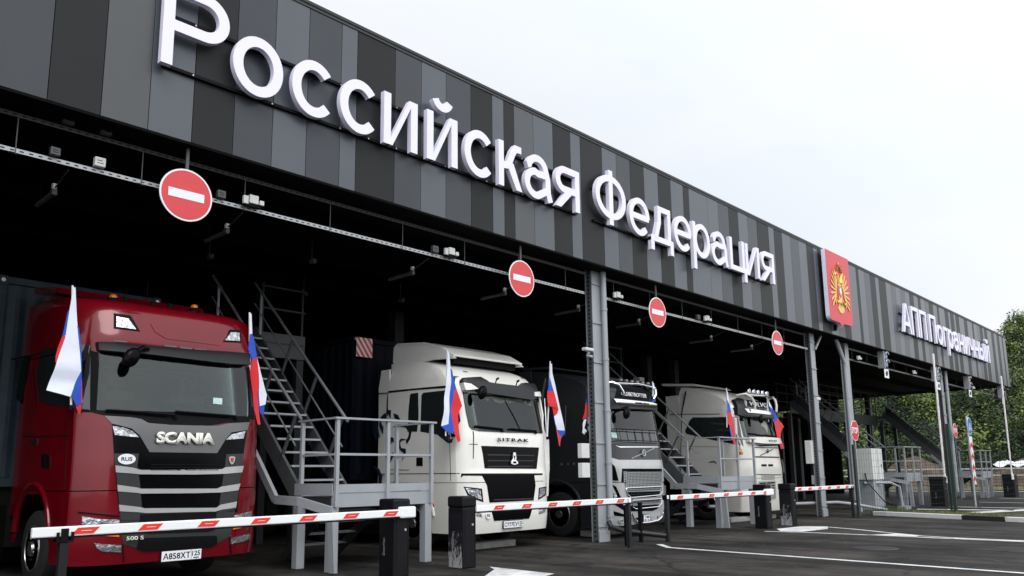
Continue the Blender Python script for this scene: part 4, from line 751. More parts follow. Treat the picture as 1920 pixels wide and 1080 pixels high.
# ================================================================ truck outlines in metres (x across, z up / y back, z up)
TD={"red":{"front":[["front_panel","gloss_black",1,[[-0.889,2.099],[-0.664,2.041],[0.694,2.031],[0.977,2.114],[0.909,1.76],[0.886,1.566],[0.836,1.049],[0.834,0.942],[-0.752,0.983],[-0.79,1.238],[-0.838,1.567],[-0.856,1.739]]],["bumper_frame","dark_grey",1,[[-0.752,0.984],[0.786,0.966],[0.764,0.751],[0.727,0.604],[0.54,0.525],[-0.418,0.497],[-0.681,0.609],[-0.717,0.746]]],["bonnet_panel","mid_grey",2,[[-0.975,2.197],[-0.691,2.186],[-0.559,2.172],[-0.46,2.118],[-0.217,2.108],[0.241,2.111],[0.481,2.113],[0.647,2.154],[1.031,2.196],[0.97,2.078],[0.691,2.031],[0.6,1.932],[0.478,1.74],[-0.437,1.743],[-0.568,1.955],[-0.666,2.041],[-0.892,2.098]]],["grille_side","dark_grey",2,[[-0.858,1.722],[-0.569,1.723],[-0.581,1.583],[-0.53,1.321],[-0.497,1.078],[-0.46,0.886],[-0.733,0.899]]],["grille_side","dark_grey",2,[[0.616,1.726],[0.903,1.74],[0.805,0.974],[0.529,0.93],[0.556,1.189],[0.584,1.451]]],["grille_bar","silver",3,[[-0.836,1.575],[-0.63,1.545],[-0.554,1.522],[-0.528,1.516],[0.555,1.523],[0.606,1.549],[0.903,1.569],[0.881,1.478],[0.601,1.459],[0.165,1.453],[-0.542,1.462],[-0.626,1.472],[-0.826,1.489]]],["grille_bar","silver",3,[[-0.801,1.335],[-0.565,1.296],[-0.521,1.281],[0.498,1.261],[0.557,1.286],[0.858,1.323],[0.829,1.232],[0.551,1.208],[0.179,1.208],[-0.51,1.22],[-0.578,1.232],[-0.789,1.254]]],["grille_bar","silver",3,[[-0.767,1.09],[-0.524,1.053],[-0.463,1.035],[0.501,1.005],[0.559,1.044],[0.81,1.078],[0.8,0.997],[0.584,0.978],[0.484,0.956],[-0.443,0.974],[-0.512,0.987],[-0.755,1.01]]],["grille_mouth","matt_black",3,[[-0.5,0.666],[0.401,0.641],[0.52,0.633],[0.543,0.521],[0.457,0.489],[-0.424,0.501],[-0.523,0.548]]],["grille_mouth","matt_black",3,[[-0.511,0.961],[0.504,0.946],[0.486,0.712],[0.398,0.699],[-0.375,0.718],[-0.445,0.731],[-0.502,0.82]]],["day_lamp","lamp",3,[[-0.888,2.067],[-0.773,2.05],[-0.669,2.015],[-0.576,1.932],[-0.712,1.939],[-0.858,1.955]]],["day_lamp","lamp",3,[[0.935,2.061],[0.687,2.003],[0.604,1.925],[0.888,1.954]]],["windshield","glass",2,[[-1.021,3.054],[-0.721,3.041],[-0.443,3.021],[1.028,3.022],[1.018,2.482],[0.996,2.274],[0.73,2.268],[-0.123,2.278],[-1.052,2.266]]],["cowl","matt_black",2,[[-1.129,2.261],[-0.123,2.278],[1.035,2.266],[1.037,2.191],[0.633,2.169],[0.346,2.111],[-0.204,2.103],[-0.435,2.127],[-0.638,2.187],[-0.971,2.203],[-1.073,2.232]]],["sun_visor","visor",6,[[-1.074,3.145],[-0.16,3.139],[1.008,3.194],[1.027,3.035],[0.704,3.007],[0.386,3.007],[-0.527,3.026],[-0.763,3.024],[-1.058,3.039]]],["roof_lamp_frame","matt_black",1,[[-0.866,3.565],[-0.668,3.556],[-0.559,3.344],[-0.877,3.351]]],["roof_lamp","lamp",3,[[-0.844,3.518],[-0.701,3.505],[-0.611,3.363],[-0.85,3.373]]],["roof_lamp_frame","matt_black",1,[[0.741,3.541],[0.943,3.564],[0.929,3.364],[0.599,3.335]]],["roof_lamp","lamp",3,[[0.751,3.499],[0.901,3.519],[0.894,3.384],[0.638,3.361]]],["marker_lamp","grey_lens",2,[[-0.887,3.187],[-0.727,3.187],[-0.725,3.17],[-0.884,3.169]]],["marker_lamp","grey_lens",2,[[-0.248,3.188],[-0.086,3.19],[-0.083,3.17],[-0.245,3.169]]],["marker_lamp","grey_lens",2,[[-0.034,3.187],[0.132,3.188],[0.135,3.168],[-0.031,3.167]]],["marker_lamp","grey_lens",2,[[0.176,3.185],[0.342,3.188],[0.346,3.168],[0.179,3.165]]],["marker_lamp","grey_lens",2,[[0.838,3.186],[1.019,3.202],[1.022,3.182],[0.841,3.167]]],["headlight","lamp",2,[[-1.128,0.96],[-0.958,0.921],[-0.749,0.906],[-0.745,0.832],[-0.787,0.767],[-1.057,0.778],[-1.124,0.847]]],["turn_lamp","orange",2,[[-0.974,0.739],[-0.743,0.754],[-0.739,0.697],[-0.888,0.715]]],["headlight","lamp",2,[[0.787,0.89],[1.137,0.939],[1.14,0.764],[0.771,0.751]]],["turn_lamp","orange",2,[[0.772,0.739],[1.06,0.76],[0.971,0.719],[0.77,0.698]]],["fog_light","lamp",2,[[-0.996,0.634],[-0.918,0.62],[-0.705,0.594],[-0.7,0.506],[-0.909,0.53],[-0.963,0.567]]],["fog_light","lamp",2,[[0.737,0.585],[1.097,0.625],[1.12,0.543],[0.978,0.524],[0.753,0.505]]],["screen_sticker","sticker",3,[[0.429,2.507],[0.563,2.507],[0.555,2.416],[0.421,2.423]]],["bumper_seam","matt_black",2,[[0.723,0.605],[0.74,0.603],[0.79,0.375],[0.773,0.373]]],["bumper_seam","matt_black",2,[[-0.699,0.611],[-0.686,0.606],[-0.647,0.387],[-0.659,0.388]]],["bumper_seam","matt_black",2,[[-1.17,1.017],[-0.755,0.957],[-0.754,0.94],[-1.168,0.997]]]],"side":[["side_window","glass",1,[[1.896,3.213],[0.095,3.097],[-0.014,2.848],[0.002,2.246],[1.303,2.397],[1.74,2.485],[1.959,2.82]]],["side_window","gloss_black",1,[[2.761,3.173],[2.332,3.176],[2.429,2.838],[2.583,2.504],[2.85,2.597]]],["side_vent","matt_black",1,[[1.499,1.757],[1.16,1.737],[1.093,1.556],[1.45,1.569]]],["side_seam","seam",1,[[3.275,3.237],[1.922,3.173],[1.918,3.159],[3.269,3.218]]],["door_seam","seam",1,[[2.204,2.987],[2.142,2.981],[1.834,2.433],[1.884,2.432]]]],"pt":{"logo":[[-0.372,1.858],[0.419,1.873],[-0.377,1.999]],"plate":[[-0.218,0.482],[0.311,0.472],[0.325,0.344],[-0.195,0.346]],"rus":[[-0.718,1.653],[-0.825,1.652],[-0.607,1.653],[-0.721,1.719],[-0.715,1.587]],"model":[[-0.675,0.651],[-0.463,0.653],[-0.678,0.693]],"badge":[[0.693,1.645]],"mirror":[[-0.826,2.877],[-0.48,3.089]],"beacon":[[0.597,4.021]],"beacon2":[[-0.625,4.028]],"wip":[[-0.976,2.27],[-0.137,2.232],[-0.123,2.283],[0.73,2.27]]},"X0":4.75,"Y0":10.5,"hw":1.25,"cr":0.32,"p":5.0,"rk":[(0,0.1),(0.35,0.04),(0.6,0),(1.6,0),(2.05,0.03),(2.3,0.07),(3.1,0.22),(3.2,0.2),(3.5,0.29),(3.68,0.36),(3.74,0.44),(3.79,0.62),(3.84,1.3)]},"sit":{"front":[["windshield","glass",1,[[-1.045,2.943],[-0.662,2.915],[0.943,2.939],[1.102,2.933],[1.103,2.601],[1.032,2.22],[-0.1,2.203],[-0.836,2.209],[-0.983,2.233],[-1.028,2.288],[-1.044,2.538]]],["curtain","curtain",2,[[-0.763,2.889],[0.798,2.903],[0.76,2.772],[0.564,2.832],[0.333,2.839],[0.148,2.788],[0.015,2.82],[-0.137,2.772],[-0.268,2.794],[-0.357,2.876],[-0.48,2.81],[-0.576,2.853],[-0.69,2.817]]],["sun_visor","visor",6,[[-1.064,3.162],[-1.004,3.217],[-0.597,3.265],[-0.434,3.166],[-0.328,3.16],[0.43,3.15],[0.646,3.242],[0.983,3.25],[0.986,3.11],[0.829,2.983],[0.767,2.88],[-0.769,2.952],[-0.817,3.049],[-0.913,3.105],[-1.073,3.11]]],["lamp_pod","white",7,[[-1.081,3.112],[-0.944,3.097],[-0.806,3.005],[-0.984,2.976],[-1.071,2.968]]],["lamp_pod","white",7,[[0.81,3.052],[1.097,3.088],[1.083,2.979],[0.784,2.964]]],["upper_grille","gloss_black",1,[[-0.805,1.934],[0.818,1.929],[0.706,1.508],[-0.74,1.522],[-0.772,1.785]]],["grille_slat","dark_grey",2,[[-0.671,1.782],[0.643,1.776],[0.658,1.76],[-0.658,1.76]]],["grille_slat","dark_grey",2,[[-0.663,1.673],[0.634,1.671],[0.634,1.655],[-0.66,1.651]]],["grille_slat","dark_grey",2,[[-0.665,1.563],[0.598,1.566],[0.597,1.551],[-0.665,1.541]]],["front_seam","matt_black",1,[[-1.176,1.431],[0.886,1.418],[0.856,1.387],[0.602,1.385],[-0.812,1.387],[-1.161,1.391],[-1.183,1.356]]],["lower_grille","gloss_black",1,[[-0.825,1.394],[0.608,1.385],[0.641,1.181],[0.575,0.897],[-0.643,0.895],[-0.705,1.205]]],["lower_grille_lip","dark_grey",2,[[-0.547,0.95],[0.524,0.94],[0.538,0.917],[-0.542,0.928]]],["lower_mouth","gloss_black",1,[[-0.606,0.763],[0.546,0.769],[0.444,0.553],[-0.524,0.557]]],["headlight_frame","matt_black",1,[[-1.154,1.192],[-0.833,1.151],[-0.798,0.907],[-0.948,0.953],[-1.102,1.036]]],["headlight","lamp",2,[[-1.136,1.171],[-0.872,1.127],[-0.846,0.948],[-0.954,0.988],[-1.086,1.053]]],["headlight_frame","matt_black",1,[[0.745,1.137],[1.047,1.158],[0.977,0.984],[0.715,0.904]]],["headlight","lamp",2,[[0.761,1.113],[0.975,1.132],[0.927,1.005],[0.736,0.937]]],["fog_light","lamp",1,[[-0.958,0.75],[-0.868,0.733],[-0.824,0.636],[-0.959,0.662]]],["fog_light","lamp",1,[[0.734,0.735],[0.979,0.744],[0.949,0.653],[0.719,0.621]]],["door_seam","matt_black",1,[[-0.968,2.206],[-0.954,2.206],[-0.983,1.697],[-0.994,1.697]]],["step_slot","matt_black",1,[[-1.05,1.968],[-0.885,1.966],[-0.885,1.957],[-1.05,1.959]]]],"side":[["roof_stripe","matt_black",1,[[2.749,3.102],[2.316,3.079],[2.316,3.113],[1.427,3.096],[0.25,3.068],[0.25,3.019],[1.426,3.062],[2.291,3.072],[2.749,3.083]]],["side_window","glass",1,[[1.66,2.682],[1.618,2.972],[1.584,3.002],[1.369,3.004],[1.353,2.518],[1.394,2.247],[1.683,2.26]]],["side_window","glass",1,[[1.268,2.945],[1.214,2.991],[0.25,2.985],[0.231,2.453],[0.393,1.997],[0.495,1.987],[0.808,2.165],[1.295,2.243]]],["door_handle","matt_black",1,[[1.411,1.748],[1.223,1.744],[1.222,1.579],[1.409,1.582]]],["side_seam","seam",1,[[2.522,1.451],[0.222,1.44],[0.222,1.426],[2.522,1.439]]],["panel_seam","seam",1,[[2.318,1.534],[1.623,1.516],[1.623,1.506],[2.318,1.525]]],["panel_seam","seam",1,[[2.34,3.058],[2.323,3.056],[2.354,2.606],[2.373,2.607]]],["side_lamp","side_red",2,[[0.979,0.865],[0.936,0.887],[0.89,0.866],[0.89,0.825],[0.935,0.805],[0.978,0.824]]],["mane_mark","navy",2,[[2.55,2.593],[2.421,2.666],[2.382,2.551],[2.549,2.56]]],["mane_mark","navy",2,[[2.344,2.725],[2.215,2.717],[2.222,2.542],[2.291,2.626]]],["mane_mark","navy",2,[[2.137,2.648],[1.995,2.608],[2.009,2.52],[1.908,2.509],[2.084,2.534]]],["mane_mark","navy",2,[[2.814,2.51],[2.702,2.326],[2.708,2.148],[2.819,2.299]]],["mane_mark","navy",2,[[2.734,2.506],[2.65,2.356],[2.593,2.176],[2.703,2.358]]],["mane_mark","navy",2,[[2.591,2.53],[2.482,2.38],[2.49,2.268],[2.588,2.417]]],["muzzle_mark","navy",2,[[2.082,2.408],[1.932,2.422],[1.684,2.372],[1.561,2.242],[1.607,2.106],[1.703,2.017],[1.729,2.079],[1.657,2.154],[1.633,2.239],[1.732,2.337],[1.931,2.378],[2.132,2.363]]],["jaw_mark","navy",2,[[1.985,2.058],[1.877,2.132],[1.705,2.109],[1.876,2.085],[1.925,2.04],[1.874,1.945],[1.736,1.925],[1.725,1.848],[1.845,1.691],[1.798,1.85],[1.923,1.915]]],["fur_mark","navy",2,[[2.307,2.196],[2.128,2.157],[2.101,2.062],[2.177,2.087],[2.201,2.034],[2.253,2.083],[2.289,2.053]]],["neck_mark","navy",2,[[2.147,1.875],[2.045,1.794],[2.12,1.781],[2.219,1.658],[2.211,1.767]]],["leg_mark","navy",2,[[2.094,1.718],[1.941,1.544],[1.938,1.39],[2.059,1.222],[2.159,1.212],[2.003,1.406],[2.016,1.545]]],["leg_mark","navy",2,[[2.8,1.604],[2.603,1.554],[2.495,1.394],[2.517,1.237],[2.595,1.206],[2.584,1.395],[2.655,1.507]]]],"pt":{"logo":[[-0.415,2.024],[0.47,2.024],[-0.41,2.086]],"plate":[[-0.3,0.539],[0.236,0.538],[0.244,0.413],[-0.283,0.411]],"rus":[[-0.729,0.667],[-0.796,0.67],[-0.657,0.664]],"emblem":[[0.031,1.821],[0.017,1.604],[-0.098,1.679],[0.126,1.661]],"mirror":[[-0.982,2.982],[-0.677,2.818]],"wip":[[-1.006,2.297],[-0.259,2.264],[-0.049,2.281],[0.677,2.255]],"clr":[[-0.18,3.271],[-0.255,3.19],[0.404,3.266],[0.33,3.194]]},"X0":11.25,"Y0":10.6,"hw":1.22,"cr":0.26,"p":9.0,"rk":[(0,0.12),(0.4,0.03),(0.6,0),(1.4,0),(1.45,0.02),(2.1,0.05),(2.3,0.09),(3.02,0.25),(3.2,0.32),(3.38,0.5),(3.5,0.8),(3.6,1.3)]},"vol":{"front":[["sign_box","matt_black",1,[[-0.457,3.374],[0.984,3.387],[0.708,3.086],[-0.701,3.067]]],["light_bar","chrome",7,[[-0.874,3.048],[0.605,3.04],[0.822,3.022],[0.84,2.967],[-0.065,2.947],[-0.799,2.95]]],["sun_visor","visor",6,[[-1.168,3.001],[-0.991,3.092],[-0.78,2.952],[0.896,2.972],[1.031,2.887],[-0.356,2.851],[-1.062,2.81]]],["windshield","glass_green",1,[[-0.97,2.825],[1.033,2.861],[1.033,2.389],[-0.986,2.348],[-1.048,2.354]]],["lower_screen","glass",1,[[-0.986,2.348],[1.033,2.389],[1.03,2.318],[1.034,2.093],[-1.034,2.056]]],["chrome_strip","chrome",2,[[-0.893,2.012],[-0.791,1.987],[1.036,2.012],[1.034,1.995],[-0.766,1.963]]],["silver_surround","silver",1,[[-1.152,1.754],[-1.048,1.753],[-0.84,1.691],[1.035,1.701],[1.034,1.21],[0.766,1.186],[0.814,1.487],[-0.784,1.497],[-0.824,1.203],[-1.181,1.241]]],["lamp_recess","gloss_black",2,[[-1.098,1.667],[-1.055,1.649],[-0.968,1.558],[-0.895,1.236],[-1.092,1.248],[-1.185,1.263]]],["grille_header","gloss_black",2,[[-0.784,1.501],[0.799,1.491],[0.81,1.43],[-0.751,1.438],[-0.751,1.202],[-0.791,1.203]]],["mesh_grille","mesh",2,[[-0.747,1.436],[0.779,1.427],[0.762,1.179],[-0.747,1.198]]],["lower_front","silver",1,[[-1.183,1.209],[-0.797,1.188],[0.797,1.194],[1.034,1.094],[1.035,0.75],[0.765,0.444],[0.593,0.296],[-0.194,0.288],[-0.659,0.262],[-1.188,0.282]]],["mesh_grille","mesh",2,[[-0.732,1.187],[0.722,1.168],[0.692,1.015],[-0.68,1.008]]],["grille_slot","gloss_black",2,[[-0.677,0.993],[0.658,0.984],[0.621,0.899],[0.44,0.851],[-0.604,0.859]]],["mesh_grille","mesh",2,[[-0.575,0.819],[0.374,0.821],[0.665,0.853],[0.655,0.73],[-0.508,0.725]]],["grille_slot","gloss_black",2,[[-0.564,0.691],[0.556,0.673],[0.496,0.579],[0.298,0.543],[-0.531,0.566]]],["lamp_recess","gloss_black",2,[[-1.037,1.158],[-0.958,1.11],[-0.847,0.874],[-0.741,0.57],[-1.049,0.752],[-1.046,0.9],[-0.932,0.897]]],["lamp_recess","gloss_black",2,[[-1.098,0.61],[-0.729,0.499],[-0.767,0.465],[-1.096,0.497]]],["lower_slot","matt_black",2,[[-0.368,0.421],[0.55,0.417],[0.488,0.326],[-0.114,0.312],[-0.328,0.323]]],["rust_plate_holder","silver",3,[[0.226,0.432],[0.472,0.432],[0.477,0.338],[0.238,0.336]]],["headlamp","lamp",3,[[-1.02,0.984],[-0.968,0.983],[-0.92,0.759],[-1.007,0.772]]]],"side":[["side_window","glass",1,[[1.028,2.922],[0.44,2.834],[0.468,2.066],[0.77,2.174],[1.113,2.236],[1.068,2.677]]],["roof_seam","seam_light",1,[[1.946,3.06],[1.905,3.366],[1.831,3.591],[1.709,3.714],[1.676,3.701],[1.804,3.576],[1.871,3.363],[1.912,3.058]]],["door_seam","seam_light",1,[[1.207,2.946],[1.187,2.945],[1.241,2.242],[1.26,2.242]]]],"pt":{"logo":[[-0.521,3.132],[0.589,3.145],[-0.492,3.207]],"plate":[[-0.139,0.487],[0.139,0.475],[0.137,0.305],[-0.133,0.308]],"rus":[[-0.859,0.378],[-0.949,0.381],[-0.756,0.373]],"emblem":[[0.06,1.847],[-0.42,1.721],[0.51,1.966],[0.077,1.919],[0.046,1.775]],"rail":[[-0.975,2.348],[1.029,2.371],[-1.015,2.108],[1.031,2.128]],"tube":[[-0.295,3.52],[-0.531,3.408],[-0.538,3.195],[-0.488,3.361],[0.984,3.387],[0.906,3.198],[0.683,3.103]],"bull":[[-0.547,0.481],[-0.36,0.322],[-0.203,0.288],[0.471,0.314],[0.648,0.405],[0.507,0.501]]},"X0":15.36,"Y0":10.4,"hw":1.25,"cr":0.34,"p":5.0,"rk":[(0,0.1),(0.3,0.02),(0.6,0),(1.5,0),(1.7,0.03),(2.1,0.07),(2.9,0.22),(3.0,0.2),(3.3,0.28),(3.42,0.42),(3.58,0.95),(3.66,1.7)]},"vol2":{"front":[["sign_box","glass",1,[[-0.335,3.545],[0.825,3.569],[0.532,3.242],[-0.753,3.237]]],["light_bar","chrome",7,[[-0.979,3.22],[0.493,3.183],[0.568,3.095],[-0.904,3.107]]],["sun_visor","visor",6,[[-1.089,3.496],[-0.691,3.58],[-0.879,3.36],[-0.876,3.109],[0.624,3.099],[0.68,2.994],[0.064,2.983],[-1.006,2.974],[-1.18,3.05]]],["windshield","glass",1,[[-1.062,2.999],[-0.881,2.976],[0.767,2.982],[0.886,2.425],[-1.053,2.399]]],["hood_seam","matt_black",1,[[-0.789,2.101],[0.952,2.111],[0.953,2.092],[-0.796,2.079]]],["hood_seam","matt_black",1,[[-0.821,1.838],[0.791,1.835],[0.773,1.804],[-0.83,1.801]]],["hood_seam","matt_black",1,[[-0.677,2.159],[0.951,2.221],[0.953,2.182],[-0.479,2.124]]],["grille_slot","matt_black",1,[[-0.543,1.609],[-0.223,1.609],[-0.252,1.545],[-0.551,1.546]]],["grille_slot","matt_black",1,[[-0.114,1.609],[0.197,1.609],[0.166,1.545],[-0.128,1.545]]],["mesh_grille","mesh_pale",1,[[-0.61,1.299],[0.245,1.299],[0.181,1.156],[-0.605,1.159]]],["panel_seam","matt_black",1,[[-0.87,1.327],[0.72,1.303],[0.717,1.283],[-0.872,1.309]]],["lower_grille","mesh_pale",1,[[-0.787,1.118],[0.261,1.125],[0.209,0.605],[-0.114,0.578],[-0.804,0.617]]],["grille_slot","matt_black",2,[[-0.741,1.081],[-0.389,1.083],[-0.39,1.046],[-0.746,1.044]]],["grille_slot","matt_black",2,[[-0.027,1.002],[0.167,1.007],[0.162,0.969],[-0.033,0.965]]],["grille_slot","matt_black",2,[[-0.038,0.928],[0.156,0.932],[0.151,0.895],[-0.044,0.891]]],["grille_slot","matt_black",2,[[-0.05,0.847],[0.144,0.85],[0.138,0.813],[-0.056,0.81]]],["grille_slot","matt_black",2,[[-0.062,0.765],[0.132,0.768],[0.126,0.731],[-0.067,0.728]]],["grille_slot","matt_black",2,[[-0.307,1.081],[0.18,1.089],[0.174,1.051],[-0.312,1.044]]]],"side":[["side_window","glass",1,[[2.073,2.657],[1.883,2.977],[1.777,3.046],[1.21,3.013],[0.565,2.99],[-0.056,2.954],[0.061,2.113],[0.929,2.285],[1.51,2.425],[2.044,2.56]]],["side_seam","seam",1,[[2.587,3.194],[0.878,3.102],[0.879,3.084],[2.588,3.175]]],["panel_seam","seam",1,[[2.023,3.862],[1.999,3.86],[2.153,3.204],[2.296,1.411],[2.321,1.411],[2.181,3.205]]],["door_seam","seam",1,[[2.202,2.183],[0.81,2.132],[0.81,2.123],[2.203,2.174]]],["side_trim","seam",1,[[1.338,1.689],[1.156,1.729],[1.063,1.67],[1.097,1.641],[1.159,1.692],[1.29,1.674]]]],"pt":{"logo":[[-0.217,2.273],[0.427,2.286],[-0.189,2.327]],"emblem":[[-0.076,1.998],[-0.54,1.861],[0.309,2.06],[-0.06,2.047],[-0.091,1.952]],"lamps":[[-0.402,3.72],[-0.099,3.72],[0.157,3.72],[0.457,3.72],[0.753,3.72]],"tube":[[-0.101,3.656],[-0.602,3.462],[-0.754,3.255],[-0.172,3.556],[0.826,3.574],[0.848,3.426],[0.567,3.243]],"ledge":[[-1.063,2.38],[0.949,2.365],[0.952,2.235],[-0.446,2.219]]},"X0":22.6,"Y0":10.8,"hw":1.25,"cr":0.34,"p":5.0,"rk":[(0,0.1),(0.3,0.02),(0.6,0),(1.5,0),(1.7,0.03),(2.1,0.07),(2.9,0.22),(3.0,0.2),(3.3,0.28),(3.5,0.42),(3.72,0.95),(3.84,1.7)]}}
FD={"F1":{"Y":10.8,"pole":[[3.353,3.825],[3.445,2.326]],"polys":[["w",[[3.354,3.816],[3.379,3.82],[3.421,3.455],[3.474,3.051],[3.519,2.754],[3.459,2.579],[3.418,2.425],[3.148,2.491],[3.243,2.899],[3.305,3.225],[3.331,3.529]]],["b",[[3.331,3.529],[3.308,3.193],[3.27,3.173],[3.311,3.494]]],["r",[[3.27,3.173],[3.308,3.186],[3.245,2.878],[3.212,2.829],[3.213,2.917]]],["b",[[3.434,3.327],[3.456,3.308],[3.507,2.946],[3.541,2.585],[3.565,2.332],[3.488,2.317],[3.425,2.44],[3.459,2.579],[3.519,2.754],[3.474,3.051]]],["r",[[3.535,2.67],[3.582,2.291],[3.531,2.204],[3.483,2.307],[3.556,2.327]]]]},"F2":{"Y":10.85,"pole":[[5.821,3.83],[5.897,2.325]],"polys":[["w",[[5.805,3.823],[5.838,3.832],[5.866,3.531],[5.82,3.492]]],["b",[[5.824,3.515],[5.866,3.531],[5.915,3.368],[5.955,3.17],[5.877,3.14],[5.81,3.289]]],["r",[[5.876,3.144],[5.955,3.17],[5.995,2.816],[5.995,2.638],[6.064,2.179],[6.004,2.177],[5.947,2.371],[5.887,2.543],[5.855,2.938]]],["w",[[5.955,3.17],[6.139,2.625],[6.123,2.48],[6.04,2.453],[6.007,2.639],[5.995,2.816]]],["b",[[5.998,2.638],[6.04,2.453],[6.106,2.479],[6.101,2.323],[6.056,2.35],[6.013,2.507]]]]},"F3":{"Y":10.75,"pole":[[9.718,3.652],[9.68,2.101]],"polys":[["w",[[9.706,3.636],[9.733,3.639],[9.763,3.458],[9.782,3.222],[9.751,2.73],[9.72,2.316],[9.567,2.275],[9.595,2.542],[9.654,2.994],[9.69,3.342]]],["b",[[9.768,3.339],[9.812,3.316],[9.922,2.977],[9.836,2.916],[9.812,2.571],[9.831,2.141],[9.691,2.173],[9.567,2.271],[9.72,2.319],[9.751,2.73],[9.778,3.094]]],["r",[[9.922,2.977],[9.972,2.87],[10.046,2.664],[9.947,2.487],[9.971,2.271],[10.012,2.02],[9.97,1.992],[9.848,2.141],[9.812,2.571],[9.836,2.916]]]]},"F4":{"Y":10.75,"pole":[[12.629,3.723],[12.487,2.163]],"polys":[["w",[[12.61,3.686],[12.649,3.69],[12.656,3.495],[12.748,3.261],[12.843,2.946],[13.001,2.359],[13.006,2.297],[12.804,2.307],[12.703,2.439],[12.672,2.573],[12.78,2.646],[12.752,2.849],[12.672,3.107],[12.566,3.407],[12.58,3.5]]],["b",[[12.566,3.407],[12.679,3.109],[12.498,3.102]]],["r",[[12.498,3.102],[12.679,3.114],[12.753,2.895],[12.801,2.738],[12.78,2.646],[12.673,2.591],[12.627,2.774],[12.471,2.789]]],["b",[[12.649,2.606],[12.676,2.573],[12.706,2.439],[12.759,2.35],[12.717,2.349]]],["b",[[12.786,2.306],[13.024,2.298],[13.015,2.245],[12.904,2.151],[12.819,2.239]]],["r",[[12.705,2.382],[12.802,2.262],[12.904,2.151],[12.845,1.981],[12.792,1.973],[12.753,2.148]]]]},"F5":{"Y":10.5,"pole":[[13.611,3.385],[13.561,2.458]],"polys":[["w",[[13.607,3.361],[13.619,3.209],[13.565,3.205]]],["b",[[13.557,3.204],[13.668,3.212],[13.653,2.893],[13.445,2.882]]],["r",[[13.445,2.882],[13.653,2.886],[13.622,2.623],[13.469,2.581],[13.336,2.53],[13.382,2.728]]],["w",[[13.373,2.531],[13.422,2.545],[13.392,2.36],[13.456,2.293],[13.37,2.21],[13.276,2.253]]]]},"F6":{"Y":10.6,"pole":[[16.241,3.552],[16.219,3.073]],"polys":[["w",[[16.216,3.54],[16.259,3.524],[16.264,3.266],[16.14,3.197],[16.188,3.395]]],["b",[[16.14,3.201],[16.264,3.262],[16.285,3.096],[16.172,3.08]]]]},"F7":{"Y":10.95,"pole":[[20.522,3.724],[20.433,2.634]],"polys":[["w",[[20.498,3.704],[20.547,3.616],[20.63,3.249],[20.516,3.222],[20.466,3.429]]],["b",[[20.471,3.411],[20.63,3.249],[20.68,3.041],[20.438,3.059]]],["r",[[20.439,3.066],[20.681,3.048],[20.791,2.719],[20.822,2.358],[20.833,2.141],[20.727,2.193],[20.71,2.355],[20.661,2.57],[20.46,2.743]]],["b",[[20.537,2.71],[20.661,2.57],[20.725,2.355],[20.565,2.387],[20.521,2.637]]]]},"F8":{"Y":10.95,"pole":[[23.047,3.662],[23.046,2.879]],"polys":[["w",[[23.028,3.653],[23.149,3.471],[23.337,3.264],[23.196,3.198],[23.076,3.389]]],["b",[[23.076,3.389],[23.338,3.272],[23.654,3.021],[23.362,2.844],[23.249,2.965],[23.152,3.196]]],["r",[[23.654,3.021],[23.995,2.775],[23.716,2.548],[23.731,2.351],[23.944,2.098],[23.733,2.075],[23.546,2.307],[23.499,2.581],[23.346,2.851]]]]}}
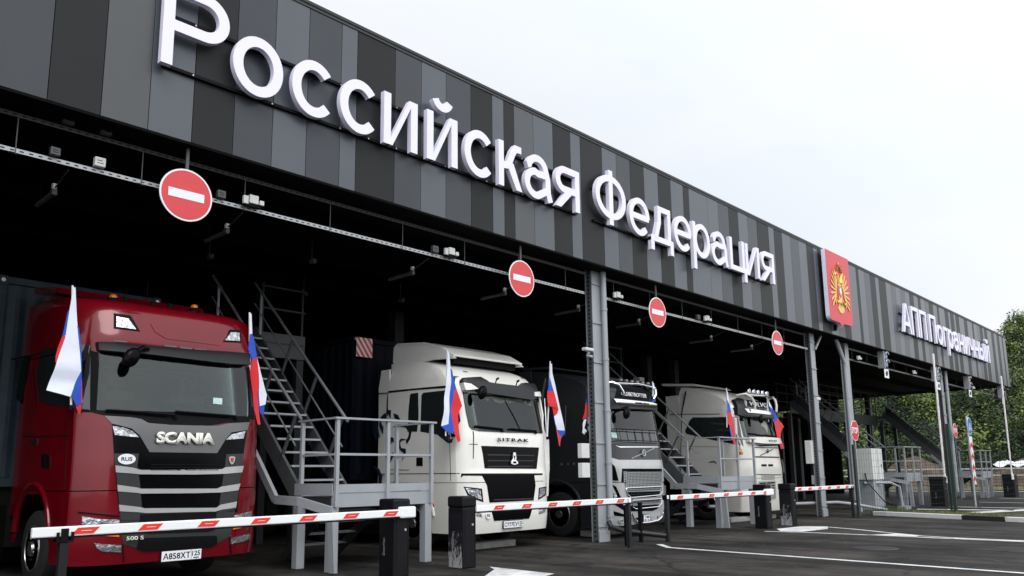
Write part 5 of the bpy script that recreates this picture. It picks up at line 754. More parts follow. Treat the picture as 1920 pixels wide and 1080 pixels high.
# ================================================================ trucks
OFF={0:0,1:.008,2:.015,3:.022,4:.03,6:.13,7:.15}
def lerp_tab(tab,z):
    if z<=tab[0][0]: return tab[0][1]
    for (a,b),(c,d) in zip(tab,tab[1:]):
        if z<=c: return b+(d-b)*(z-a)/(c-a)
    return tab[-1][1]
class Truck:
    def __init__(s,key,name,label,paint,rise,wtab,D=2.35):
        s.d=TD[key]; s.k=key; s.paint=paint; s.rise=rise; s.wt=wtab; s.D=D; s.hw=s.d['hw']
        s.t=thing(name,label,'truck',(s.d['X0'],s.d['Y0'],0),'semi trucks parked in the inspection lanes')
    def F(s,x,z,hw=None): return lerp_tab(s.d['rk'],z)+s.d['cr']*min(1.0,abs(x)/(hw or s.hw))**s.d['p']
    def loft(s,name,z0,z1,D,mat_,step=.07,n=56,inset=0,extra=()):
        mb=MB(); i=mb.mi(mat_); bm=mb.bm; zs=[z0]; 
        while zs[-1]<z1-step*1.3: zs.append(zs[-1]+step)
        zs.append(z1); zs+=list(extra); rings=[]
        zt=max(zs)
        for z in zs:
            w=s.hw*lerp_tab(s.wt,z)-inset; r=[]
            for k in range(n+1):
                x=w*math.sin(math.pi*(k/n-.5)); r.append((x,lerp_tab(s.d['rk'],z)+s.d['cr']*(abs(x)/w)**s.d['p']+inset))
            ym=r[-1][1]; side=[ym+(D-ym)*q for q in (.15,.4,.7,1)] if D>ym+.2 else [ym+.1,ym+.2,ym+.3,ym+.4]
            r+= [(w,y) for y in side]; r+=[(w*.5,side[-1]),(-w*.5,side[-1])]; r+=[(-w,y) for y in side[::-1]]
            b=max(0,min(1,(z-3.0)/max(.1,zt-3.0)))
            rings.append([bm.verts.new((x,y,z+s.rise*b*max(0,min(1,(y-.5)/2)))) for x,y in r])
        L=len(rings[0])
        for a,b in zip(rings,rings[1:]):
            for k in range(L):
                f=bm.faces.new((a[k],a[(k+1)%L],b[(k+1)%L],b[k])); f.material_index=i; f.smooth=True
        bm.faces.new(rings[0][::-1]).material_index=i; f=bm.faces.new(rings[-1]); f.material_index=i
        for e in bm.edges:
            if len(e.link_faces)==2:
                a,b=e.verts
                if abs(a.co.y-b.co.y)<1e-6 and abs(a.co.y-max(v.co.y for v in (a,b)))<1e-6 and a.co.y>D-.01: e.smooth=False
        return mb.obj(name,s.t)
    def fplate(s,name,m,layer,poly,parent=None,thick=None):
        mb=MB(); i=mb.mi(m); bm=mb.bm
        f=bm.faces.new([bm.verts.new((x,0,z)) for x,z in poly]); f.material_index=i
        xs=[p[0] for p in poly]; zs=[p[1] for p in poly]
        def cut(co,no):
            bmesh.ops.bisect_plane(bm,geom=bm.verts[:]+bm.edges[:]+bm.faces[:],plane_co=co,plane_no=no)
        x=math.floor(min(xs)/.07)*.07+.07
        while x<max(xs): cut((x,0,0),(1,0,0)); x+=.07
        z=math.floor(min(zs)/.1)*.1+.1
        while z<max(zs): cut((0,0,z),(0,0,1)); z+=.1
        th=thick if thick is not None else (.11 if layer>=6 else .012)
        r=bmesh.ops.extrude_face_region(bm,geom=bm.faces[:]); back={v for v in r['geom'] if isinstance(v,bmesh.types.BMVert)}
        off=OFF[layer]
        for v in bm.verts:
            y=s.F(v.co.x,v.co.z)-off; v.co.y=y+(th if v in back else 0)
        o=mb.obj(name,parent or s.t)
        for f in o.data.polygons: f.use_smooth=True
        o.data.set_sharp_from_angle(angle=math.radians(35))
        return o
    def splate(s,name,m,layer,poly,sides=(-1,),parent=None):
        for sd in sides:
            mb=MB(); i=mb.mi(m); bm=mb.bm
            if sd>0 or m!='glass': poly=[(max(y,.37 if sd>0 else .06),z) for y,z in poly]
            bm.faces.new([bm.verts.new((0,y,z)) for y,z in poly]).material_index=i
            for yy in (.12,.16,.20,.25,.30,.35,.40,.45,.50,.55,.60,.66): bmesh.ops.bisect_plane(bm,geom=bm.verts[:]+bm.edges[:]+bm.faces[:],plane_co=(0,yy,0),plane_no=(0,1,0))
            q=bmesh.ops.extrude_face_region(bm,geom=bm.faces[:]); back={v for v in q['geom'] if isinstance(v,bmesh.types.BMVert)}
            for v in bm.verts:
                v.co.y=max(v.co.y,lerp_tab(s.d['rk'],v.co.z)+.55*s.d['cr']); u=(v.co.y-lerp_tab(s.d['rk'],v.co.z))/s.d['cr']; X=s.hw*min(1,u)**(1/s.d['p'])
                v.co.x=sd*(X+OFF[layer]*.6-(.03 if v in back else 0)); v.co.y-= (0 if u>1 else .006)
            mb.obj(name,parent or s.t)
    def at(s,x,z,off=.02): return (x,s.F(x,z)-off,z)
    def text(s,body,x0,x1,z,h,m,name,off=.03,offb=0,depth=.01,spacing=1,parent=None):
        y=min(s.F(x0,z),s.F(x1,z),s.F((x0+x1)/2,z))-off
        return text(body,h,m,name,parent or s.t,(x0,y,z),width=x1-x0,off=offb,depth=depth,spacing=spacing)
    def wheel(s,x,y,r=.50,sd=-1,rim='rim_metal',dual=False):
        w=bpy.data.objects.new('wheel',None); COL.objects.link(w); w.parent=s.t; w.location=(x,y,r)
        mb=MB(); W_=.3; mb.lathe([(sd*0,r*.60),(sd*.0,r*.9),(-sd*.03,r*.985),(-sd*.06,r),(-sd*(W_-.06),r),(-sd*(W_-.02),r*.97),(-sd*W_,r*.6)],(0,0,0),'x',40,'rubber')
        mb.obj('tyre',w)
        mb=MB(); mb.lathe([(-sd*.0,r*.62),(sd*.012,r*.60),(sd*.010,r*.56),(-sd*.06,r*.52),(-sd*.075,r*.44),(-sd*.02,r*.36),(-sd*.015,r*.2),(sd*.03,r*.17),(sd*.03,r*.02)],(0,0,0),'x',40,rim)
        for k in range(10):
            a=2*math.pi*k/10; mb.lathe([(-sd*.02,.02),(sd*.02,.017)],(0,r*.29*math.cos(a),r*.29*math.sin(a)),'x',6,'chrome')
        for k in range(8):
            a=2*math.pi*(k+.5)/8; mb.lathe([(-sd*.04,.035),(-sd*.018,.035)],(0,r*.43*math.cos(a),r*.43*math.sin(a)),'x',8,'matt_black')
        mb.obj('rim',w)
    def common(s,axle=1.62,arch_r=.72,zc=.55,z_low=.30,zsplit=1.27,paint_low=None,front_D=.80,side_bot=.55):
        pl=paint_low or s.paint
        s.loft('cab_body',zsplit,s.d['rk'][-1][0]-.06,s.D,s.paint,extra=(s.d['rk'][-1][0],))
        s.loft('bumper',z_low,zsplit-.012,front_D,pl,n=56)
        for sd in (-1,1):
            # arch panel: rectangle minus the wheel circle
            mb=MB(); X=sd*(s.hw-.002); y0,y1=front_D-.15,min(s.D,axle+arch_r+.35)
            a0=math.acos(min(1,(axle-y0)/arch_r*1.0)) if axle-y0<arch_r else 0
            pts=[(y0,side_bot),(y0,zsplit-.012),(y1,zsplit-.012),(y1,side_bot)]
            arcp=[(axle+arch_r*math.cos(t),zc+arch_r*math.sin(t)) for t in [math.radians(2+176*j/18) for j in range(19)]]
            arcp=[(min(y1-.02,max(y0+.02,y)),min(zsplit-.05,z)) for y,z in arcp]
            mb.prism([(X,y,z) for y,z in pts+[(y1-.02,side_bot)]*0+arcp],(-sd*.04,0,0),pl)
            mb.obj('wheel_arch_panel',s.t)
            mb=MB(); P=[(X-sd*.03,axle+(arch_r+.0)*math.cos(t),zc+arch_r*math.sin(t)) for t in [math.radians(8+164*j/16) for j in range(17)]]
            mb.tube([(x+sd*.015,y,min(z,zsplit+.08)) for x,y,z in P],.045,pl,8); mb.obj('fender_lip',s.t)
            s.wheel(sd*(s.hw-.04),axle,sd=sd,rim='rim_metal')
            for yy in (4.6,): s.wheel(sd*(s.hw-.06),yy,sd=sd,rim='rim_dark')
        mb=MB(); mb.box((-s.hw+.36,.45,.42),(s.hw-.36,2.4,1.2),'chassis'); mb.box((-.45,.7,.62),(.45,6.2,.95),'chassis'); mb.box((-s.hw+.05,3.0,.45),(-.55,3.9,1.05),'chassis'); mb.box((.55,2.8,.45),(s.hw-.05,3.9,1.05),'chassis'); mb.box((-.8,1.9,.3),(.8,2.1,.6),'chassis'); mb.box((-.9,3.7,.45),(.9,5.3,.6),'chassis')
        mb.obj('chassis',s.t)
    def features(s,skip=()):
        for nm,m,ly,poly in s.d['front']:
            if nm in skip: continue
            if nm=='windshield': s.windscreen(poly,ly); continue
            s.fplate(nm,m,ly,poly)
        for nm,m,ly,poly in s.d['side']:
            s.splate(nm,m,ly,poly,sides=(-1,1) if 'window' in nm or 'seam' in nm else (-1,))
    def windscreen(s,poly,ly):
        def inside(x,z,mg):
            # signed distance to the polygon, positive inside
            ins=False; dm=9
            for (ax,az),(bx,bz) in zip(poly,poly[1:]+poly[:1]):
                if (az>z)!=(bz>z) and x<(bx-ax)*(z-az)/(bz-az)+ax: ins=not ins
                L2=(bx-ax)**2+(bz-az)**2; t_=max(0,min(1,((x-ax)*(bx-ax)+(z-az)*(bz-az))/L2)) if L2 else 0
                dm=min(dm,math.hypot(x-ax-t_*(bx-ax),z-az-t_*(bz-az)))
            return ins and dm>mg
        def punch(o,mg):
            bm=bmesh.new(); bm.from_mesh(o.data)
            kill=[f for f in bm.faces if all(v.co.y<.9 and inside(v.co.x,v.co.z,mg) for v in f.verts)]
            bmesh.ops.delete(bm,geom=kill,context='FACES'); bm.to_mesh(o.data); bm.free()
        body=[o for o in bpy.data.objects if o.parent==s.t and o.name.startswith('cab_body')][0]
        punch(body,.0)
        fr=s.fplate('windshield_frame','gloss_black',1,poly,thick=.006); punch(fr,.035)
        s.fplate('windshield','clear_glass',2,poly,thick=.004)
        zs=[p[1] for p in poly]; z0,z1=min(zs),max(zs); hw=s.hw-.10; yb=2.1
        mb=MB(); i=mb.mi('trim_dark')
        def q(*p): mb.bm.faces.new([mb.bm.verts.new(v) for v in p]).material_index=i
        y0=.42
        q((-hw,y0,1.4),(-hw,yb,1.4),(-hw,yb,3.35),(-hw,y0,3.25)); q((hw,y0,1.4),(hw,yb,1.4),(hw,yb,3.35),(hw,y0,3.25))
        q((-hw,yb,1.4),(hw,yb,1.4),(hw,yb,3.35),(-hw,yb,3.35)); q((-hw,y0,3.25),(hw,y0,3.25),(hw,yb,3.35),(-hw,yb,3.35)); q((-hw,y0,1.4),(hw,y0,1.4),(hw,yb,1.4),(-hw,yb,1.4))
        mb.obj('cab_interior',s.t)
        mb=MB(); mb.prism([(-1.05,y,z) for y,z in ((.26,z0-.12),(.36,z0-.02),(.62,z0+.03),(.75,z0-.04),(.78,z0-.4),(.3,z0-.4))],(2.1,0,0),'trim_grey'); mb.obj('dashboard',s.t)
        for sx in (-.52,.52):
            mb=MB(); mb.box((sx-.26,1.05,z0-.35),(sx+.26,1.22,z0+.36),'seat_cloth'); mb.box((sx-.14,1.06,z0+.40),(sx+.14,1.18,z0+.58),'seat_cloth'); mb.bar((sx,1.12,z0+.3),(sx,1.12,z0+.45),.08,.03,'trim_dark'); mb.obj('seat',s.t,bevel=.04,seg=3)
        mb=MB(); mb.tube([(.52+.23*math.cos(a),.80+.10*math.sin(a),z0+.02+.16*math.sin(a)) for a in [2*math.pi*k/20 for k in range(20)]],.017,'trim_dark',6,closed=True); mb.obj('steering_wheel',s.t)
        mb=MB(); mb.box((-1.05,2.0,z0-.3),(1.05,2.08,z0-.1),'trim_grey'); mb.box((-1.05,1.9,z1-.08),(1.05,2.08,z1+.02),'trim_grey'); mb.box((-.35,2.0,z0+.1),(-.30,2.07,z1),'curtain'); mb.obj('bunk_trim',s.t)
        for sx in (-1,1):
            mb=MB(); P=[(sx*(1.02-.02*(k%2)),.60+.05*k,0) for k in range(8)]
            for a_,b_ in zip(P,P[1:]): mb.prism([(a_[0],a_[1],z0+.1),(b_[0],b_[1],z0+.1),(b_[0],b_[1],z1-.02),(a_[0],a_[1],z1-.02)],(.006*sx,0,0),'curtain')
            mb.obj('side_curtain',s.t)
    def plate(s,txt,reg,x0,x1,z0,z1,off=.035):
        y=s.F(0,(z0+z1)/2)-off
        mb=MB(); mb.box((x0-.008,y,z0-.008),(x1+.008,y+.03,z1+.008),'seam'); p=mb.obj('licence_plate',s.t)
        mb=MB(); mb.box((x0,y-.004,z0),(x1,y-.0005,z1),'sign_white'); mb.box((x1-(x1-x0)*.26,y-.0055,z0),(x1-(x1-x0)*.253,y-.0042,z1),'seam'); mb.obj('plate_face',p)
        h=(z1-z0)
        text(txt,h*.58,'gloss_black','plate_number',p,(x0+.02,y-.0045,z0+h*.2),width=(x1-x0)*.68,depth=.002,off=.012)
        text(reg,h*.48,'gloss_black','plate_region',p,(x1-(x1-x0)*.235,y-.0045,z0+h*.38),width=(x1-x0)*.2,depth=.002,off=.012)
        mb=MB(); mb.box((x1-(x1-x0)*.2,y-.0065,z0+h*.12),(x1-(x1-x0)*.06,y-.0045,z0+h*.22),'seam'); mb.obj('plate_flag',p)
        return p
    def rus(s,x,z,rx,rz,m='sign_white',off=.03):
        y=s.F(x,z)-off
        mb=MB(); mb.prism([(x+rx*math.cos(t),y,z+rz*math.sin(t)) for t in [2*math.pi*k/32 for k in range(32)]],(0,.012,0),m); o=mb.obj('country_sticker',s.t)
        text('RUS',rz*.72,'gloss_black','country_letters',o,(x-rx*.62,y-.001,z-rz*.34),width=rx*1.24,depth=.002,off=.015)
    def wipers(s,L,m='matt_black'):
        for (xa,za),(xb,zb) in L:
            mb=MB(); n=6
            P=[s.at(xa+(xb-xa)*k/n,za+(zb-za)*k/n,.05) for k in range(n+1)]
            mb.tube(P,.014,m,6); P2=[s.at(xa+(xb-xa)*k/n*.9,za+(zb-za)*k/n-.02,.03) for k in range(n+1)]; mb.tube(P2,.012,m,5)
            mb.tube([s.at(xb,zb,.03),s.at(xb+.03,zb-.05,.02)],.03,m,6); mb.obj('wiper',s.t)
    def front_mirror(s,xa,za,xb,zb):
        mb=MB(); y=s.F(xa,za)-.28
        mb.tube([(xb,y+.2,zb),(xb-.12,y+.05,zb-.0),(xa+.12,y+.02,(za+zb)/2+.04)],.035,'gloss_black',8)
        bmesh.ops.create_uvsphere(mb.bm,u_segments=14,v_segments=10,radius=1,matrix=Matrix.Translation((xa+.06,y+.02,za+.06))@Matrix.Rotation(.5,4,'Y')@Matrix.Diagonal((.10,.07,.14,1)))
        for f in mb.bm.faces: f.smooth=True
        mb.obj('front_mirror',s.t)
    def side_mirror(s,sd,y,z,m='matt_black',w=.20,h=.62):
        mb=MB(); X=sd*(s.hw+.22); mb.box((X-w/2,y-.10,z-h/2),(X+w/2,y+.06,z+h/2),m); o=mb.obj('side_mirror',s.t,bevel=.04,seg=3)
        mb=MB(); mb.box((X-w/2+.03,y+.062,z-h/2+.04),(X+w/2-.03,y+.066,z+h/2-.04),'chrome'); mb.obj('mirror_glass',o)
        mb=MB(); mb.tube([(sd*(s.hw-.02),y+.1,z+h*.4),(X,y,z+h*.38)],.025,m,6); mb.tube([(sd*(s.hw-.02),y+.1,z-h*.4),(X,y,z-h*.38)],.025,m,6); mb.obj('mirror_arm',o)
def beacon(s,x,y,z):
    mb=MB(); mb.lathe([(-.03,.075),(0,.078),(.02,.06)],(x,y,z),'z',16,'matt_black'); b=mb.obj('beacon',s.t)
    mb=MB(); mb.lathe([(0,.055),(.04,.055),(.065,.04),(.07,.01)],(x,y,z+.005),'z',16,'orange'); mb.obj('beacon_lens',b)
WT=[(0,1),(3.0,1),(3.3,.985),(3.5,.955),(3.65,.91),(3.74,.86),(3.84,.80)]
# ---- red truck
r=Truck('red','semi_truck','dark red truck with a grey and silver grille behind the nearest barrier arm','truck_red',.20,[(0,1),(3.5,1),(3.66,.985),(3.74,.96),(3.79,.93),(3.84,.86)],2.5)
r.common(axle=1.70,arch_r=.75,zc=.60,z_low=.36,zsplit=1.27,front_D=.9)
r.features()
for poly in ([(-1.225,2.24),(-1.02,2.24),(-1.035,3.02),(-1.215,3.08)],[(1.0,2.24),(1.17,2.24),(1.15,3.04),(1.0,3.0)]): r.fplate('pillar','gloss_black',1,poly)
r.text('SCANIA',-.37,.42,1.865,.135,'letter_cream','maker_lettering',off=.045,offb=.055,spacing=.95)
r.text('500 S',-.67,-.46,.652,.045,'letter_cream','model_lettering',off=.04,offb=.01)
r.plate('А858ХТ','125',-.205,.32,.352,.478)
r.rus(-.715,1.653,.108,.066)
mb=MB(); y=r.F(.7,1.645)-.035; mb.prism([(.695+.045*a,y,1.645+.055*b) for a,b in ((-1,.8),(0,1),(1,.8),(.9,-.1),(.5,-.8),(0,-1.1),(-.5,-.8),(-.9,-.1))],(0,.012,0),'silver'); b=mb.obj('grille_badge',r.t)
mb=MB(); mb.prism([(.695+.026*a,y-.004,1.645+.034*b_) for a,b_ in ((-1,.8),(0,1),(1,.8),(.7,-.4),(0,-1),(-.7,-.4))],(0,.004,0),'side_red'); mb.obj('badge_centre',b)
for poly in ([(.50,1.30),(.512,1.30),(.63,3.05),(.618,3.05)],[(1.98,1.40),(1.992,1.40),(1.992,3.08),(1.98,3.08)],[(.50,1.95),(2.4,2.02),(2.4,2.032),(.50,1.962)],[(.62,3.05),(2.4,3.12),(2.4,3.132),(.62,3.062)]): r.splate('door_seam','seam',1,poly,sides=(-1,1))
for poly in ([(1.70,1.88),(1.95,1.90),(1.95,1.97),(1.70,1.96)],): r.splate('door_handle','black_plastic',2,poly,sides=(-1,1))
r.wipers([((-.97,2.27),(-.13,2.235)),((-.12,2.285),(.74,2.262))])
r.front_mirror(-.82,2.88,-.48,3.09);
beacon(r,.55,1.1,3.93); beacon(r,-.55,1.3,3.95)
mb=MB(); mb.tube([(-.95,1.6,3.98),(.95,1.6,3.98)],.02,'matt_black',6)
for x in (-.3,.1,.35): mb.tube([(x,1.5,3.97),(x,1.5,4.05)],.04,'matt_black',8)
mb.tube([(.0,1.5,4.0),(.0,1.5,4.35)],.006,'matt_black',5); mb.obj('roof_rack',r.t)
for k in range(3): r.fplate('grille_slat','matt_black',3,[(-.42,1.59-.035*k),(.5,1.59-.035*k),(.5,1.575-.035*k),(-.42,1.575-.035*k)])
# headboard relief and roof spoiler
r.fplate('headboard_panel','truck_red',1,[(-.42,3.47),(-.36,3.36),(-.22,3.28),(.55,3.27),(.64,3.36),(.70,3.48),(.4,3.52),(-.2,3.52)],thick=.02)
for sd in (-1,1):
    mb=MB(); mb.prism([(sd*1.18,y,z) for y,z in ((2.5,.9),(2.95,.9),(2.95,3.7),(2.85,3.98),(2.5,3.95))],(-sd*.03,0,0),'truck_red'); mb.obj('side_deflector',r.t)
mb=MB(); mb.prism([(-1.1,y,z) for y,z in ((1.9,4.06),(3.0,4.22),(3.05,4.30),(2.9,4.31),(2.0,4.16))],(2.2,0,0),'truck_red'); mb.prism([(-1.0,y,z) for y,z in ((1.7,3.9),(2.6,3.95),(2.6,4.12),(2.1,4.08))],(2.0,0,0),'truck_red'); mb.obj('roof_spoiler',r.t,bevel=.01)
# ---- first white truck
s=Truck('sit','semi_truck','white truck with a blue lion outline on its side and a black sun visor','truck_white',.12,[(0,1),(3.05,1),(3.3,.97),(3.45,.92),(3.52,.87),(3.6,.80)],2.32)
s.common(axle=1.55,arch_r=.66,zc=.56,z_low=.34,zsplit=1.27,front_D=.95,side_bot=.74)
s.features()
s.text('SITRAK',-.40,.48,2.03,.062,'gloss_black','maker_lettering',off=.03,offb=.015,spacing=1.25)
s.plate('С777ЕУ','125',-.285,.245,.412,.538)
s.rus(-.697,.665,.062,.062,'sign_white')
y=s.F(.02,1.7)-.06
mb=MB(); mb.prism([(.025+a,y,1.70+b) for a,b in ((-.035,.12),(.035,.12),(.055,.0),(.04,-.02),(.10,-.06),(.10,-.1),(0,-.12),(-.10,-.1),(-.10,-.05),(-.05,.0))],(0,.03,0),'chrome'); b=mb.obj('grille_badge',s.t,bevel=.006)
mb=MB(); mb.prism([(.025+a,y-.006,1.70+b) for a,b in ((-.02,.06),(.02,.06),(0,-.02))],(0,.005,0),'seam'); mb.prism([(.025+a,y-.006,1.66+b) for a,b in ((-.05,-.05),(.05,-.05),(.03,-.01),(-.03,-.01))],(0,.005,0),'seam'); mb.obj('badge_centre',b)
s.wipers([((-.94,2.30),(-.25,2.265)),((-.04,2.28),(.72,2.258))])
mb=MB(); mb.tube([s.at(.0,2.83,.02),s.at(.16,2.55,.025),s.at(.30,2.25,.02)],.008,'matt_black',5); mb.obj('antenna_wire',s.t)
s.front_mirror(-.90,2.86,-.66,3.02)
for x in (-.2,.39):
    mb=MB(); p=s.at(x,3.24,.14); mb.tube([p,(p[0],p[1]-.05,p[2]+.02)],.022,'matt_black',8); mb.tube([p,(p[0]-.03,p[1]+.02,p[2]-.12)],.012,'matt_black',6); mb.obj('visor_lamp',s.t)
for x in (-.78,.86): s.fplate('marker_lamp','grey_lens',1,[(x-.05,3.36),(x+.05,3.36),(x+.05,3.385),(x-.05,3.385)],thick=.03)
mb=MB()
for sd in (-1,1):
    mb.prism([(sd*.98,yy,z) for yy,z in ((2.35,3.60),(2.50,3.74),(2.48,4.05),(2.36,4.12),(1.5,4.04),(.95,3.88),(.55,3.62),(1.2,3.66))],(-sd*.05,0,0),'truck_white')
mb.prism([(-.98,yy,z) for yy,z in ((2.47,4.07),(2.36,4.13),(1.5,4.05),(.95,3.89),(.6,3.70),(.62,3.66),(.95,3.83),(1.5,3.99),(2.36,4.07))],(1.96,0,0),'truck_white')
mb.obj('roof_spoiler',s.t,bevel=.02)
mb=MB(); mb.box((-.88,.72,3.56),(.88,.9,3.72),'matt_black'); mb.obj('spoiler_inlet',s.t)
mb=MB(); mb.box((-1.0,2.3,3.3),(1.0,2.5,3.7),'truck_white'); mb.obj('spoiler_base',s.t)
for sd in (-1,1):
    mb=MB(); mb.prism([(sd*1.19,yy,z) for yy,z in ((2.32,.9),(2.66,.9),(2.68,3.2),(2.60,3.56),(2.32,3.56))],(-sd*.04,0,0),'truck_white'); mb.obj('side_deflector',s.t,bevel=.01)
    mb=MB(); mb.box((sd*1.0,.72,.38),(sd*1.21,1.02,.72),'truck_white'); mb.obj('step_box',s.t,bevel=.03)
    mb=MB(); mb.box((sd*1.12,.30,2.10),(sd*1.23,.42,2.2),'matt_black'); mb.obj('mirror_foot',s.t,bevel=.01)
# front right corner flap standing proud of the cab
mb=MB(); mb.prism([(x,.30,z) for x,z in ((1.12,.95),(1.38,.95),(1.42,1.40),(1.44,1.5),(1.44,2.1),(1.30,2.3),(1.18,2.9),(1.14,2.2))],(0,.06,0),'truck_white'); mb.obj('corner_flap',s.t,bevel=.012)
mb=MB(); mb.tube([(1.06,.16,2.2),(1.10,.18,2.6),(1.05,.22,3.0)],.022,'truck_white',8); mb.tube([(1.24,.2,2.2),(1.2,.2,2.95)],.012,'chrome',6); mb.obj('grab_rail',s.t)
for poly in ([(.42,1.30),(.43,1.30),(.50,2.98),(.49,2.98)],): s.splate('door_seam','seam',1,poly,sides=(-1,1))
# ---- dark truck with silver grille
v=Truck('vol','semi_truck','black truck with a silver mesh grille and a chrome roof bar behind the first column','truck_black',.20,WT,2.3)
v.common(axle=1.50,arch_r=.68,zc=.56,z_low=.26,zsplit=1.21,paint_low='truck_black',front_D=.85)
v.features()
v.text('GLOBETROTTER',-.50,.52,3.155,.085,'sign_white','roof_lettering',off=.06,offb=.02)
v.text('КАМАЗ' if False else 'DANIIL TRUCK',-.12,.42,2.975,.035,'seam','light_bar_lettering',off=.165,offb=.0)
p=v.F(0,.4)-.06
mb=MB(); mb.box((-.135,p,.295),(.145,p+.02,.485),'seam'); b=mb.obj('licence_plate',v.t)
mb=MB(); mb.box((-.12,p-.004,.308),(.13,p-.0006,.472),'sign_white'); mb.obj('plate_face',b)
text('Т 868',.055,'gloss_black','plate_number',b,(-.10,p-.005,.40),width=.20,depth=.002,off=.02); text('КК 125',.05,'gloss_black','plate_region',b,(-.10,p-.005,.325),width=.20,depth=.002,off=.02)
v.rus(-.85,.377,.095,.046,'silver')
def iron_mark(T,x,z,rx,rz,x0,z0,x1,z1,m='silver'):
    mb=MB(); y=T.F(x,z)-.035
    mb.tube([(x+rx*math.cos(t),y,z+rz*math.sin(t)) for t in [2*math.pi*k/24 for k in range(24)]],rx*.26,m,8,closed=True); mb.box((x-rx*.8,y-.01,z-.008),(x+rx*.8,y+.01,z+.008),m)
    b=mb.obj('grille_badge',T.t); mb=MB(); mb.bar((x0,y+.012,z0),(x1,y+.012,z1),.012,.018,m); mb.obj('badge_stripe',T.t)
iron_mark(v,.075,1.848,.058,.068,-.41,1.725,.52,1.965)
for k in range(6):
    for z0,zr_ in ((.655,.10),(.915,.14)):
        pass
for k in range(3):
    v.fplate('grille_slat','dark_grey',3,[(-.55,1.025-.045*k),(.68,1.03-.045*k),(.68,1.022-.045*k),(-.55,1.017-.045*k)])
    v.fplate('grille_slat','dark_grey',3,[(-.45,.765-.04*k),(.62,.77-.04*k),(.6,.762-.04*k),(-.43,.757-.04*k)])
# rims of bright trim round the slots
for poly in ([(-.70,1.075),(.75,1.085),(.72,.96),(.58,.89),(-.55,.865),(-.66,.93)],[(-.52,.80),(.70,.805),(.66,.70),(.52,.63),(-.40,.615),(-.5,.66)]):
    mb=MB(); P=[v.at(poly[k][0]+(poly[(k+1)%6][0]-poly[k][0])*j/6,poly[k][1]+(poly[(k+1)%6][1]-poly[k][1])*j/6,.03) for k in range(6) for j in range(6)]
    mb.tube(P,.013,'chrome',6,closed=True); mb.obj('grille_trim',v.t)
mb=MB(); P=[v.at(x,z,.05) for x,z in ((-.56,.52),(-.50,.42),(-.36,.335),(-.2,.30),(.1,.295),(.48,.325),(.66,.40),(.70,.50))]; mb.tube(P,.022,'chrome',8); 
for x in (.85,.93): mb.tube([v.at(x,.5,.05),v.at(x+.02,.8,.045),v.at(x,1.1,.04)],.016,'chrome',8)
mb.obj('bull_bar',v.t)
mb=MB(); P=[(-1.02,.42,3.40),(-.86,.16,3.42),(-.74,.06,3.36),(-.66,.02,3.22),(-.60,.04,3.12)]; mb.tube(P,.032,'chrome',8); mb.tube([(-x_,y,z) for x_,y,z in P],.032,'chrome',8); mb.tube([(-.78,.10,3.40),(0,.02,3.43),(.78,.10,3.40)],.022,'chrome',8); mb.obj('roof_bar',v.t)
for k in range(6):
    mb=MB(); x=-.55+k*.22; mb.box((x-.045,.12,3.47),(x+.045,.17,3.52),'grey_lens'); mb.obj('roof_lamp',v.t,bevel=.008)
for x in (-.86,.55):
    mb=MB(); mb.box((x-.1,.3,3.55),(x+.1,.5,3.66),'galv_dull'); mb.obj('roof_lamp',v.t,bevel=.02)
mb=MB(); 
for z in (2.37,2.12): mb.tube([v.at(-.98+k*.196,z,.12+.0*k) for k in range(11)],.012,'gloss_black',6)
for k in range(7): mb.tube([v.at(-.9+k*.3,2.37,.12),v.at(-.9+k*.3,2.12,.12)],.008,'gloss_black',5)
mb.obj('screen_rail',v.t)
v.front_mirror(-.72,2.66,-.45,2.86); v.side_mirror(-1,.32,2.62,'truck_white' ,w=.16); 
mb=MB(); mb.prism([v.at(x,z,.02) for x,z in ((-.95,2.30),(-.80,2.29),(-.80,2.17),(-.95,2.18))],(0,.004,0),'sticker'); mb.obj('screen_sticker',v.t)
for sd in (-1,1):
    mb=MB(); mb.prism([(sd*1.21,yy,z) for yy,z in ((2.3,.9),(2.75,.9),(2.78,3.6),(2.66,3.86),(2.3,3.86))],(-sd*.04,0,0),'dark_grey'); mb.obj('side_deflector',v.t)
mb=MB(); mb.prism([(-1.1,yy,z) for yy,z in ((1.7,3.86),(2.7,3.92),(2.75,3.98),(1.8,3.92))],(2.2,0,0),'dark_grey'); mb.obj('roof_spoiler',v.t)
mb=MB()
for k in range(5): mb.lathe([(-.004,.03),(0,.03)],(-v.hw-.004,1.0+.18*k,1.62+.0*k),'x',10,'chrome')
mb.obj('side_trim',v.t)
# ---- far white truck
w=Truck('vol2','semi_truck','far white truck with five round roof lamps, beyond the second stair','truck_pale',.20,WT,2.3)
w.common(axle=1.50,arch_r=.68,zc=.56,z_low=.26,zsplit=1.21,front_D=.85)
w.features()
mb=MB(); P=[w.at(x,z,o) for x,z,o in ((-1.03,2.39,.05),(-1.03,2.25,.05),(-.6,2.22,.09),(.0,2.22,.10),(.6,2.22,.09),(.97,2.25,.05),(.97,2.38,.05))]
w.fplate('screen_ledge','truck_pale',7,[(-1.03,2.385),(-.5,2.40),(.5,2.40),(.97,2.375),(.97,2.25),(.5,2.215),(-.5,2.21),(-1.03,2.24)],thick=.13); mb.bm.free()
w.text('VOLVO',-.16,.36,2.275,.05,'seam','maker_lettering',off=.18,offb=.01,spacing=1.3)
w.text('VOLVO',-.62,.55,3.33,.13,'sign_white','roof_lettering',off=.06,offb=.01)
iron_mark(w,-.06,1.998,.045,.05,-.53,1.865,.33,2.06,'dark_grey')
